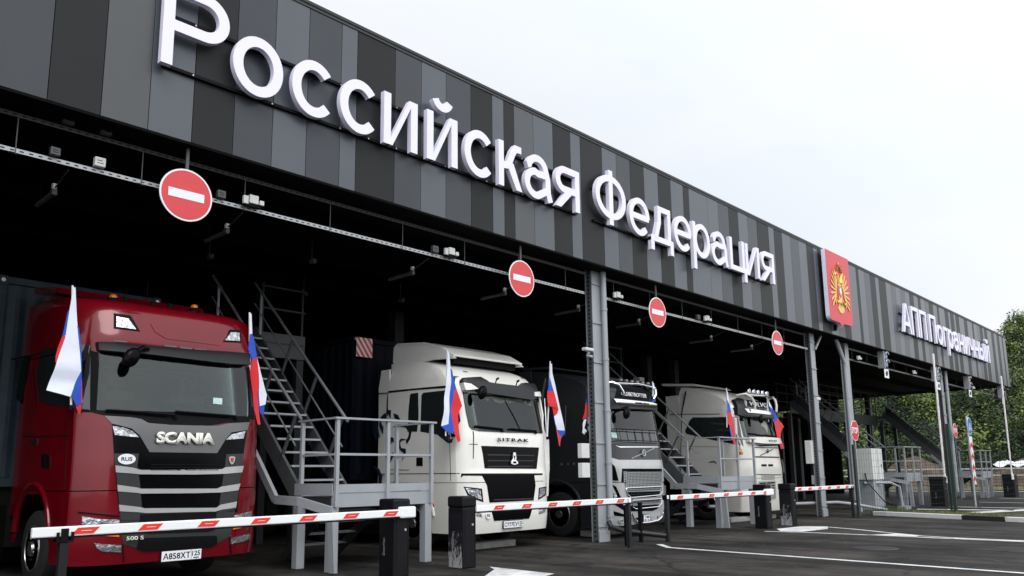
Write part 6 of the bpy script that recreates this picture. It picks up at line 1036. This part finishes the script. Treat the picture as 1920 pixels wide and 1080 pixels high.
for k in range(5):
    x=-.44+k*.29; y_=.30; t_=MB(); t_.lathe([(.10,.04),(.06,.085),(0,.10),(-.012,.09)],(x,y_,3.76),'y',18,'chrome'); b=t_.obj('roof_lamp',w.t)
    t_=MB(); t_.lathe([(-.02,.06),(-.013,.088)],(x,y_,3.76),'y',18,'lamp'); t_.obj('lamp_lens',b)
mb=MB(); P=[(-1.02,.45,3.62),(-.9,.20,3.66),(-.78,.08,3.56),(-.72,.02,3.38),(-.70,.03,3.2)]; mb.tube(P,.036,'truck_pale',8); mb.tube([(-x_,y,z) for x_,y,z in P],.036,'truck_pale',8); mb.tube([(-.84,.14,3.62),(0,.06,3.64),(.84,.14,3.62)],.026,'chrome',8); mb.obj('roof_bar',w.t)
w.front_mirror(-.55,2.86,-.28,2.98); 
mb=MB(); mb.box((-1.42,.30,2.45),(-1.30,.42,2.95),'truck_pale'); b=mb.obj('side_mirror',w.t,bevel=.03)
mb=MB(); mb.tube([(-1.3,.36,2.5),(-1.18,.3,2.15),(-1.34,.22,2.02)],.03,'truck_pale',8); mb.obj('mirror_arm',b)
mb=MB(); mb.box((-1.38,.18,1.88),(-1.28,.28,1.98),'orange'); mb.obj('turn_lamp',w.t,bevel=.02)
for sd in (-1,1):
    mb=MB(); mb.prism([(sd*1.21,yy,z) for yy,z in ((2.3,.9),(2.72,.9),(2.74,3.75),(2.3,3.75))],(-sd*.04,0,0),'truck_pale'); mb.obj('side_deflector',w.t)
mb=MB(); mb.prism([(-1.1,yy,z) for yy,z in ((1.7,4.0),(2.9,4.10),(2.95,4.18),(1.8,4.08))],(2.2,0,0),'truck_pale'); mb.obj('roof_spoiler',w.t)
mb=MB(); mb.tube([w.at(1.02,1.75,.05),w.at(1.05,1.55,.07),w.at(1.02,1.35,.05)],.02,'galv_dull',6); mb.obj('grab_handle',w.t)
mb=MB(); mb.tube([w.at(.05,2.9,.02),w.at(.2,2.6,.02)],.006,'curtain',5); mb.prism([w.at(x,z,.02) for x,z in ((-.1,2.9),(.25,2.9),(.32,2.7),(.2,2.52),(.1,2.7),(-.05,2.75))],(0,.003,0),'curtain'); mb.obj('curtain',w.t)
for x in (-.5,.5):
    pass
for T,L in ((w,[((-.9,2.5),(-.2,2.46)),((-.1,2.48),(.7,2.45))]),(v,[])): T.wipers(L)
# ---- containers on trailers behind the cabs
def container(x0,x1,y0,L,z0,z1,m,label):
    t=thing('cargo_container',label,'container',((x0+x1)/2,y0,z0),'cargo containers behind the cabs')
    w_=x1-x0; h=z1-z0; mb=MB(); mb.box((-w_/2+.06,.05,.1),(w_/2-.06,L-.05,h-.08),m)
    x=-w_/2+.16
    while x<w_/2-.2: mb.prism([(x,.05,.14),(x+.10,.02,.14),(x+.16,.02,.14),(x+.24,.05,.14)],(0,0,h-.26),m); x+=.27
    y=.2
    while y<L-.3:
        for sd in (-1,1): mb.prism([(sd*(w_/2-.06),y,.14),(sd*(w_/2-.02),y+.07,.14),(sd*(w_/2-.02),y+.15,.14),(sd*(w_/2-.06),y+.22,.14)],(0,0,h-.26),m)
        y+=.29
    mb.obj('corrugated_wall',t)
    mb=MB()
    for xx in (-w_/2,w_/2-.12):
        mb.box((xx,0,0),(xx+.12,.14,h),m); mb.box((xx,L-.14,0),(xx+.12,L,h),m)
    mb.box((-w_/2+.121,0,h-.11),(w_/2-.121,.1,h),m); mb.box((-w_/2+.121,0,0),(w_/2-.121,.1,.13),m); mb.box((-w_/2,.141,h-.1),(-w_/2+.059,L-.141,h),m); mb.box((w_/2-.059,.141,h-.1),(w_/2,L-.141,h),m)
    mb.obj('frame',t,bevel=.006,seg=1)
    for xx in (-w_/2+.06,w_/2-.06):
        mb=MB(); mb.box((xx-.062,-.012,h-.13),(xx+.062,-.002,h+.008),m); mb.lathe([(-.014,.03),(-.0125,.03)],(xx,0,h-.06),'y',12,'galv'); mb.obj('corner_casting',t)
    return t
def trailer(x,y0,L,label):
    t=thing('container_trailer',label,'trailer',(x,y0,0),'trailers under the containers')
    mb=MB(); mb.box((-.5,0,1.0),(-.35,L,1.28),'chassis'); mb.box((.35,0,1.0),(.5,L,1.28),'chassis')
    for y in (.1,L/2,L-.2): mb.box((-1.15,y,1.05),(1.15,y+.15,1.30),'chassis')
    mb.obj('frame',t)
    for y in (L-3.6,L-2.3,L-1.0):
        for sd in (-1,1):
            mb=MB(); mb.lathe([(-.15,.3),(-.15,.46),(-.12,.49),(.12,.49),(.15,.46),(.15,.3)],(sd*1.0,y,.49),'x',24,'rubber'); mb.obj('wheel',t)
    for sd in (-1,1):
        mb=MB(); mb.box((sd*.7-.05,2.2,0),(sd*.7+.05,2.3,1.0),'chassis'); mb.obj('landing_leg',t)
container(3.25,5.72,13.85,7.5,1.31,4.52,'container_grey','grey blue corrugated container behind the red truck'); trailer(4.5,13.85,7.5,'dark trailer under the grey blue container')
c=container(9.98,12.45,14.1,7.5,1.31,4.40,'container_navy','dark navy container with a red and white striped plate, behind the first white truck'); trailer(11.2,14.1,7.5,'dark trailer under the navy container')
# striped plate
t=thing('warning_plate','small red and white diagonally striped plate on the dark navy container front','warning plate',(10.0,14.0,3.95))
mb=MB(); mb.box((0,0,0),(.42,.006,.42),'sign_white'); mb.obj('plate',t)
mb=MB()
for k in range(-3,4):
    a=.42/3.2; x0=k*a
    P=[]
    quad=[(x0,.42),(x0+a*.5,.42),(x0+a*.5+.30,0),(x0+.30,0)]
    # clip to the plate in x
    def clip(poly,xc,keep):
        out=[]
        for i_ in range(len(poly)):
            p,q=poly[i_],poly[(i_+1)%len(poly)]
            ip,iq=(p[0]>=xc)==keep,(q[0]>=xc)==keep
            if ip: out.append(p)
            if ip!=iq: tt=(xc-p[0])/(q[0]-p[0]); out.append((xc,p[1]+(q[1]-p[1])*tt))
        return out
    q=clip(clip(quad,0.002,True),.418,False)
    if len(q)>=3: mb.prism([(a_,-.003,b_) for a_,b_ in q],(0,.002,0),'arm_red')
mb.obj('stripe_pattern',t)
# ================================================================ flags on the trucks
FLAB={'F1':'white blue and red flag in front of the side window of the red truck','F2':'flag at the right front corner of the red truck, its red part hanging lowest','F3':'flag at the left front corner of the first white truck, white edge to the left','F4':'flag at the right front corner of the first white truck, hanging before the black truck','F5':'flag half hidden behind the first column','F6':'small flag showing white and blue right of the chrome roof bar truck','F7':'flag at the left front corner of the far white truck','F8':'flag blown open to the right of the far white truck'}
CM={'w':'flag_white','b':'flag_blue','r':'flag_red'}
for key,f in FD.items():
    t=thing('flag',FLAB[key],'flag',(0,0,0),'tricolour flags fixed to the trucks')
    Y=f['Y']; (xa,za),(xb,zb)=f['pole']
    mb=MB(); mb.tube([(xa,Y+.03,za+.02),(xb,Y+.03,zb)],.013,'sign_white',8); mb.tube([(xb,Y+.03,zb),(xb,Y+.03,zb-.06)],.025,'matt_black',8); mb.obj('pole',t)
    mb=MB(); bm=mb.bm; n=0
    for c,poly in f['polys']:
        i=mb.mi(CM[c]); b2=bmesh.new(); b2.faces.new([b2.verts.new((x,0,z)) for x,z in poly])
        xs=[p[0] for p in poly]; zs=[p[1] for p in poly]
        x=math.floor(min(xs)/.02)*.02+.02
        while x<max(xs): bmesh.ops.bisect_plane(b2,geom=b2.verts[:]+b2.edges[:]+b2.faces[:],plane_co=(x,0,0),plane_no=(1,0,.25)); x+=.02
        z=math.floor(min(zs)/.07)*.07+.07
        while z<max(zs): bmesh.ops.bisect_plane(b2,geom=b2.verts[:]+b2.edges[:]+b2.faces[:],plane_co=(0,0,z),plane_no=(0,0,1)); z+=.07
        top=max(p[1] for _,pp in f['polys'] for p in pp)
        mp_={}
        for side_ in (0,1):
            for v_ in b2.verts:
                u=(v_.co.x-xa)*1.0+(v_.co.z-top)*.22; k=min(1,(top-v_.co.z)*1.1)
                y=Y+.012*k*math.sin(u*38)+.012*k*math.sin(u*17+v_.co.z*4)-.0008*n
                mp_[(v_.index,side_)]=bm.verts.new((v_.co.x,y+.0015*side_,v_.co.z))
        b2.verts.index_update()
        mp_={}
        for side_ in (0,1):
            for v_ in b2.verts:
                pass
        n+=1
        vm=[[],[]]
        for side_ in (0,1):
            for v_ in b2.verts:
                u=(v_.co.x-xa)*1.0+(v_.co.z-top)*.22; k=min(1,(top-v_.co.z)*1.1)
                y=Y+.012*k*math.sin(u*38)+.012*k*math.sin(u*17+v_.co.z*4)-.0008*n
                vm[side_].append(bm.verts.new((v_.co.x,y+.0015*side_,v_.co.z)))
        for fc in b2.faces:
            for side_ in (0,1):
                g=bm.faces.new([vm[side_][q.index] for q in fc.verts][::1 if side_ else -1]); g.material_index=i; g.smooth=True
        b2.free()
    loose=[v_ for v_ in bm.verts if not v_.link_faces]; bmesh.ops.delete(bm,geom=loose,context='VERTS')
    mb.obj('cloth',t)

# ================================================================ right hand side: fences, signs, cabinets
mat('fence_green',(.012,.035,.022),.5); mat('fence_wire',(.012,.018,.015),.5)
def fence(name,label,pts,h,pitch,wr,m,posts=True,zc=None,group=None,prot=.0):
    t=thing(name,label,'fence',(0,0,0),group)
    for a,b in zip(pts,pts[1:]):
        A,B=Vector((*a,0)),Vector((*b,0)); L=(B-A).length; d=(B-A)/L
        mb=MB(); n=int(L/pitch)
        for k in range(n+1):
            p=A+d*(k*pitch); mb.bar(p+Vector((0,0,.06)),p+Vector((0,0,h)),wr,wr,m,up=(0,1,0))
        for z in [.1+.2*j for j in range(int(h/.2))]: mb.bar(A+Vector((0,0,z)),B+Vector((0,0,z)),wr*1.3,wr*1.3,m)
        mb.obj('mesh_panel',t)
        if posts:
            mb=MB(); mb.box((A.x-.03,A.y-.03,0),(A.x+.03,A.y+.03,h+.12),m); mb.obj('post',t)
    mb=MB(); mb.box((pts[-1][0]-.03,pts[-1][1]-.03,0),(pts[-1][0]+.03,pts[-1][1]+.03,h+.12),m); mb.obj('post',t)
    if zc:
        mb=MB()
        for a,b in zip(pts,pts[1:]):
            A,B=Vector((*a,zc)),Vector((*b,zc)); L=(B-A).length; n=int(L/.30)*10; P=[]
            d=(B-A)/L; nn=Vector((-d.y,d.x,0))
            for k in range(n+1):
                an=2*math.pi*k/10; P.append(A+d*(L*k/n)+nn*.20*math.cos(an)+Vector((0,0,.20*math.sin(an))))
            mb.tube(P,.008,m,4)
        mb.obj('barbed_coil',t)
    return t
fence('mesh_fence','dark green welded mesh fence crossing in front of the far stairs',[(24.75,9.15),(29.5,7.87),(36.0,6.1),(36.5,-1)],2.05,.12,.004,'fence_wire')
t=thing('fence_post','tall dark green post in front of the pipe of the third column','post',(29.5,7.75,0))
mb=MB(); mb.box((-.05,-.05,0),(.05,.05,2.9),'fence_green'); mb.box((-.09,-.09,0),(.09,.09,.02),'fence_green'); mb.obj('post',t)
fence('yard_fence','distant mesh fence topped with a barbed wire coil before the earth heaps',[(60.5,40),(60.5,28),(60.5,16),(60.5,4),(60.5,-12)],2.1,.30,.016,'fence_wire',zc=2.35)
for z,l in ((.9,'lower'),(1.35,'upper')):
    mb=MB(); mb.box((61.2,-15,z),(61.24,45,z+.10),'box_white'); tag(mb.obj('guard_band'),l+' long white rail in front of the earth heaps','rail','long white rails along the yard')
sheet('road_edge',[(56.5,-30),(57.1,-30),(57.1,60),(56.5,60)],.004,'road_paint')
# equipment cabinet
t=thing('equipment_cabinet','tall pale equipment cabinet with a narrower plinth, right of the stop sign column','cabinet',(30.0,10.55,0))
mb=MB(); mb.box((-.52,-.28,1.06),(.52,.30,2.16),'box_white'); mb.obj('cabinet_body',t,bevel=.015); mb=MB(); mb.box((-.44,-.24,0),(.44,.26,1.058),'steel_grey'); mb.obj('plinth',t,bevel=.008)
mb=MB(); mb.box((-.005,-.286,1.1),(.005,-.281,2.12),'seam'); mb.tube([(.3,-.3,1.5),(.3,-.3,1.62)],.012,'matt_black',6); mb.obj('door_seam',t)
mb=MB(); mb.tube([(-.52,.0,1.3),(-.7,-.1,1.0),(-.3,-.5,.3),(.6,-.7,.05)],.02,'matt_black',6); mb.obj('cable',t)
# stop signs
def stop(x,y,z,r,label,zp=None):
    t=thing('stop_sign',label,'road sign',(x,y,z),'red octagonal stop signs on columns')
    oc=lambda q:[(q*math.cos(math.radians(22.5+45*k)),q*math.sin(math.radians(22.5+45*k))) for k in range(8)]
    mb=MB(); mb.prism([(a,0,b) for a,b in oc(r)],(0,.012,0),'sign_white'); mb.obj('rim',t)
    mb=MB(); mb.prism([(a,-.003,b) for a,b in oc(r*.93)],(0,.002,0),'sign_red'); mb.obj('red_face',t)
    text('STOP',r*.55,'sign_white','sign_lettering',t,(-r*.78,-.0045,-r*.28),width=r*1.56,depth=.002,off=.03)
    mb=MB(); mb.box((-.02,.013,-r),(.02,.03,r),'galv_dull')
    if zp: mb.tube([(0,.05,-z),(0,.05,r*.6)],.03,'galv_dull',8)
    mb.obj('bracket',t)
stop(25.42+.0,9.30,2.62,.335,'nearer stop sign, in front of the bent pipe column',True); stop(38.85,9.9,3.06,.335,'farther stop sign, right of the tall dark green post',True)
# blue round sign over red and white marker board
t=thing('direction_sign','round blue direction sign above a red and white arrow board on a grey post','road sign',(34.2,8.23,0))
mb=MB(); mb.tube([(-.06,.05,0),(-.06,.05,3.4)],.045,'galv',10); mb.obj('post',t)
mb=MB(); mb.lathe([(0,.33),(.012,.33)],(.1,0,3.02),'y',32,'sign_white'); p=mb.obj('round_plate',t)
mb=MB(); mb.lathe([(-.003,.305),(-.0006,.305)],(.1,0,3.02),'y',32,'sign_blue'); mb.obj('blue_face',p)
mb=MB()
for sd in (1,-1): mb.prism([(.1+sd*a,-.006,3.02+b) for a,b in ((.03,.10),(.07,.12),(.15,-.08),(.20,-.06),(.13,-.2),(.04,-.10),(.09,-.10))],(0,.002,0),'sign_white')
mb.obj('arrow_symbol',p)
mb=MB(); mb.box((-.14,0,.82),(.26,.01,2.62),'sign_white'); b=mb.obj('marker_board',t)
mb=MB()
for k in range(4):
    z=.86+.42*k; P=[(-.13,z),(.06,z+.13),(.25,z),(.25,z+.17),(.06,z+.30),(-.13,z+.17)]; mb.prism([(a,-.004,c) for a,c in P],(0,.003,0),'sign_red')
mb.obj('chevron_pattern',b)
# steel racks near the farthest platform
t=thing('pipe_stand','low grey bent handrail stand at the foot of the third stair','stand',(30.6,9.6,0))
mb=MB(); mb.tube([(-1.2,1.0,.95),(-.3,.4,.95),(.0,.2,.8),(.05,.15,0)],.05,'steel_grey',8); mb.obj('pipe',t); mb=MB(); mb.box((-.15,.0,0),(.45,.3,.12),'galv'); mb.obj('foot',t)
# guard booth deep inside, seen as dim panes
t=thing('control_booth','dim glazed control booth deep in the dark, right of the far white truck','booth',(27.6,14.5,0))
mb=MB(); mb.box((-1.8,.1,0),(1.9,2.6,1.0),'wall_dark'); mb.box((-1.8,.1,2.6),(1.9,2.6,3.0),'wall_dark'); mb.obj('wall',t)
mb=MB()
for x in (-1.8,-.6,.6,1.82): mb.box((x,.08,1.0),(x+.08,.16,2.6),'steel_dark')
mb.obj('window_frame',t)
mb=MB(); mb.box((-1.7,.11,1.0),(1.8,.12,2.6),'glass'); mb.obj('window',t)
# earth heaps
def heap(x,y,rx,ry,h,label,seed):
    mb=MB(); i=mb.mi('soil'); rg=random.Random(seed); n=30; g={}
    from mathutils import noise
    for a in range(n+1):
        for b in range(n+1):
            u=-1+2*a/n; v_=-1+2*b/n; r_=min(1,math.hypot(u,v_)); z=h*(math.cos(r_*math.pi)*.5+.5)**.8
            z*=1+.25*noise.noise(Vector((u*3+seed,v_*3,0))); z+=.12*noise.noise(Vector((u*9,v_*9,seed)))*(1-r_)
            g[a,b]=mb.bm.verts.new((x+u*rx,y+v_*ry,max(-.05,z)))
    for a in range(n):
        for b in range(n): mb.bm.faces.new((g[a,b],g[a+1,b],g[a+1,b+1],g[a,b+1])).material_index=i
    tag(mb.obj('earth_heap'),label,'earth heap','brown earth heaps across the yard')
heap(72,21.5,4.5,4.5,2.3,'brown earth heap seen under the canopy between the two far stairs',1); heap(74,13.5,5,6.0,2.1,'long brown earth heap under the white sheet at right',2); heap(76,4,6,5,2.2,'earth heap at the right edge of the view',3)
mb=MB(); i=mb.mi('tarp') if 'tarp' in MAT else None
mat('tarp',(.72,.74,.76),.7,var=.1); i=mb.mi('tarp'); rg=random.Random(4); g={}
for a in range(31):
    for b in range(9):
        g[a,b]=mb.bm.verts.new((72.2+b*.35+rg.uniform(-.05,.05),8.5+a*.25,1.6+.3*math.sin(b/8*math.pi)+.12*math.sin(a*1.3+b)+rg.uniform(-.05,.05)))
for a in range(30):
    for b in range(8): f_=mb.bm.faces.new((g[a,b],g[a+1,b],g[a+1,b+1],g[a,b+1])); f_.material_index=i; f_.smooth=True
tag(mb.obj('white_sheet'),'crumpled white sheet lying on the earth heap at right','tarpaulin')

# ================================================================ hillside and trees
from mathutils import noise
def hz(x,y):
    a=max(0,min(1,(x-84)/75)); return -.6+18*a**.85*(1+.08*math.sin(y*.05))
mb=MB(); i=mb.mi('hill_soil'); n=40; g={}
for a in range(n+1):
    for b in range(n+1):
        x=82+a*3.2; y=-60+b*5; g[a,b]=mb.bm.verts.new((x,y,hz(x,y)+.8*noise.noise(Vector((x*.1,y*.1,0)))-.2))
for a in range(n):
    for b in range(n): mb.bm.faces.new((g[a,b],g[a+1,b],g[a+1,b+1],g[a,b+1])).material_index=i
tag(mb.obj('hill'),kind='structure')
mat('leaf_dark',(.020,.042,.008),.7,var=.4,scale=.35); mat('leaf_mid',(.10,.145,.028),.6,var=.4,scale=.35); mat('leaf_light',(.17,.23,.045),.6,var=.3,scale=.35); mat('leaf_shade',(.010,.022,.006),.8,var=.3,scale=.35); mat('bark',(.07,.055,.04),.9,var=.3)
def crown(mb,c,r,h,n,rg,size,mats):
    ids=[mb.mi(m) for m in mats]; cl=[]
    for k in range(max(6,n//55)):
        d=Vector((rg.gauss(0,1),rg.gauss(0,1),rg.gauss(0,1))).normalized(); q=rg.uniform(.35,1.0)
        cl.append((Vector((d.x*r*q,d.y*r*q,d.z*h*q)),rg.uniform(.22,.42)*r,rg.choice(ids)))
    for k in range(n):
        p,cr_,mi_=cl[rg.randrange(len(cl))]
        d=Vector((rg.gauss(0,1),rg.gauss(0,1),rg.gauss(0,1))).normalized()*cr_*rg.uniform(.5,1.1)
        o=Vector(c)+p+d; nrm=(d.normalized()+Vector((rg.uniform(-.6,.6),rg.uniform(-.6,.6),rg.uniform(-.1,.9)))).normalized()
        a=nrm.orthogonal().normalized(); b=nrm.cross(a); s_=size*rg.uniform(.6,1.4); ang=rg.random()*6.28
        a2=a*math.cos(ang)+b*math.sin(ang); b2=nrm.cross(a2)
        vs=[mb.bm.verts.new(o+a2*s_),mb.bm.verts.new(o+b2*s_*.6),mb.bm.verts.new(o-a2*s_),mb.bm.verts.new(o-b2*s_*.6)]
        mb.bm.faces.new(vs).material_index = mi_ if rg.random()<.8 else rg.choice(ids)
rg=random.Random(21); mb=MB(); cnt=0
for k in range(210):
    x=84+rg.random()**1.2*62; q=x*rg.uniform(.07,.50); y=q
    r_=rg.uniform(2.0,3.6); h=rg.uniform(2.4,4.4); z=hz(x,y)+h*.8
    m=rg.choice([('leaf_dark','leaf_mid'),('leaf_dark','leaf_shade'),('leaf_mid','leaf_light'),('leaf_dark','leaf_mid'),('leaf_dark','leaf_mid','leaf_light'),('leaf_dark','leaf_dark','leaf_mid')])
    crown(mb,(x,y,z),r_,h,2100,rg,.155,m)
for k in range(120):   # dense front edge of bushes, their shadow painted in with dark leaves
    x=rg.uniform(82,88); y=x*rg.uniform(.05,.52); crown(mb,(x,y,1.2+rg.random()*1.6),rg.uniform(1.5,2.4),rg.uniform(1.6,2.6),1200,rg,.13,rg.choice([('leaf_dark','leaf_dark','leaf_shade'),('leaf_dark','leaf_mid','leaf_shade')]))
wood=mb
def _noobj(): pass
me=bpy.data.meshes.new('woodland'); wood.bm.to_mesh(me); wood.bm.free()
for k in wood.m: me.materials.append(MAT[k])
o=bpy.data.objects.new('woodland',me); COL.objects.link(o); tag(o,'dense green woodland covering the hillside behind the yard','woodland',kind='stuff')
ob=o.copy(); COL.objects.link(ob); ob.rotation_euler=(0,0,math.radians(-90)); ob.location=(-14,44,-.5); ob['label']='unseen woodland copy added behind the camera for reflections in the windscreens'  # out of view, added to give the windscreens a dark reflection
def tree(x,y,z,H,r_,label,seed,n,mats,size=.17):
    t=thing('broadleaf_tree',label,'tree',(x,y,z),'single trees standing out of the woodland'); rg=random.Random(seed)
    mb=MB(); mb.tube([(0,0,-1),(.1,0,H*.3),(.0,.15,H*.7),(.1,0,H*.95)],.20,'bark',8,r2=.05)
    for k in range(6):
        a=rg.random()*6.28; z0=H*rg.uniform(.35,.7); mb.tube([(0,0,z0),(math.cos(a)*r_*.4,math.sin(a)*r_*.4,z0+H*.12),(math.cos(a)*r_*.8,math.sin(a)*r_*.8,z0+H*.25)],.08,'bark',5,r2=.02)
    mb.obj('trunk',t)
    mb=MB()
    for k in range(5): crown(mb,(rg.uniform(-.5,.5)*r_,rg.uniform(-.5,.5)*r_,H*rg.uniform(.5,.95)),r_*.6,H*.22,n//5,rg,size,mats)
    me=bpy.data.meshes.new('crown'); mb.bm.to_mesh(me); mb.bm.free()
    for k in mb.m: me.materials.append(MAT[k])
    c=bpy.data.objects.new('crown',me); COL.objects.link(c); c.parent=t
tree(120,22.9,hz(120,22.9)+1.2,10.0,3.6,'airy tree on the skyline just left of the wooded hill, above the canopy end',31,5200,('leaf_mid','leaf_light','leaf_dark'),.15)
tree(128,21.0,hz(128,21.0)+1.5,9,3.6,'tree on the skyline at the right edge of the view',32,5200,('leaf_mid','leaf_dark'),.16)
tree(97,30.0,hz(97,30),8.5,3.4,'bright green tree seen under the canopy between the two far stairs',33,5200,('leaf_light','leaf_mid'),.17)
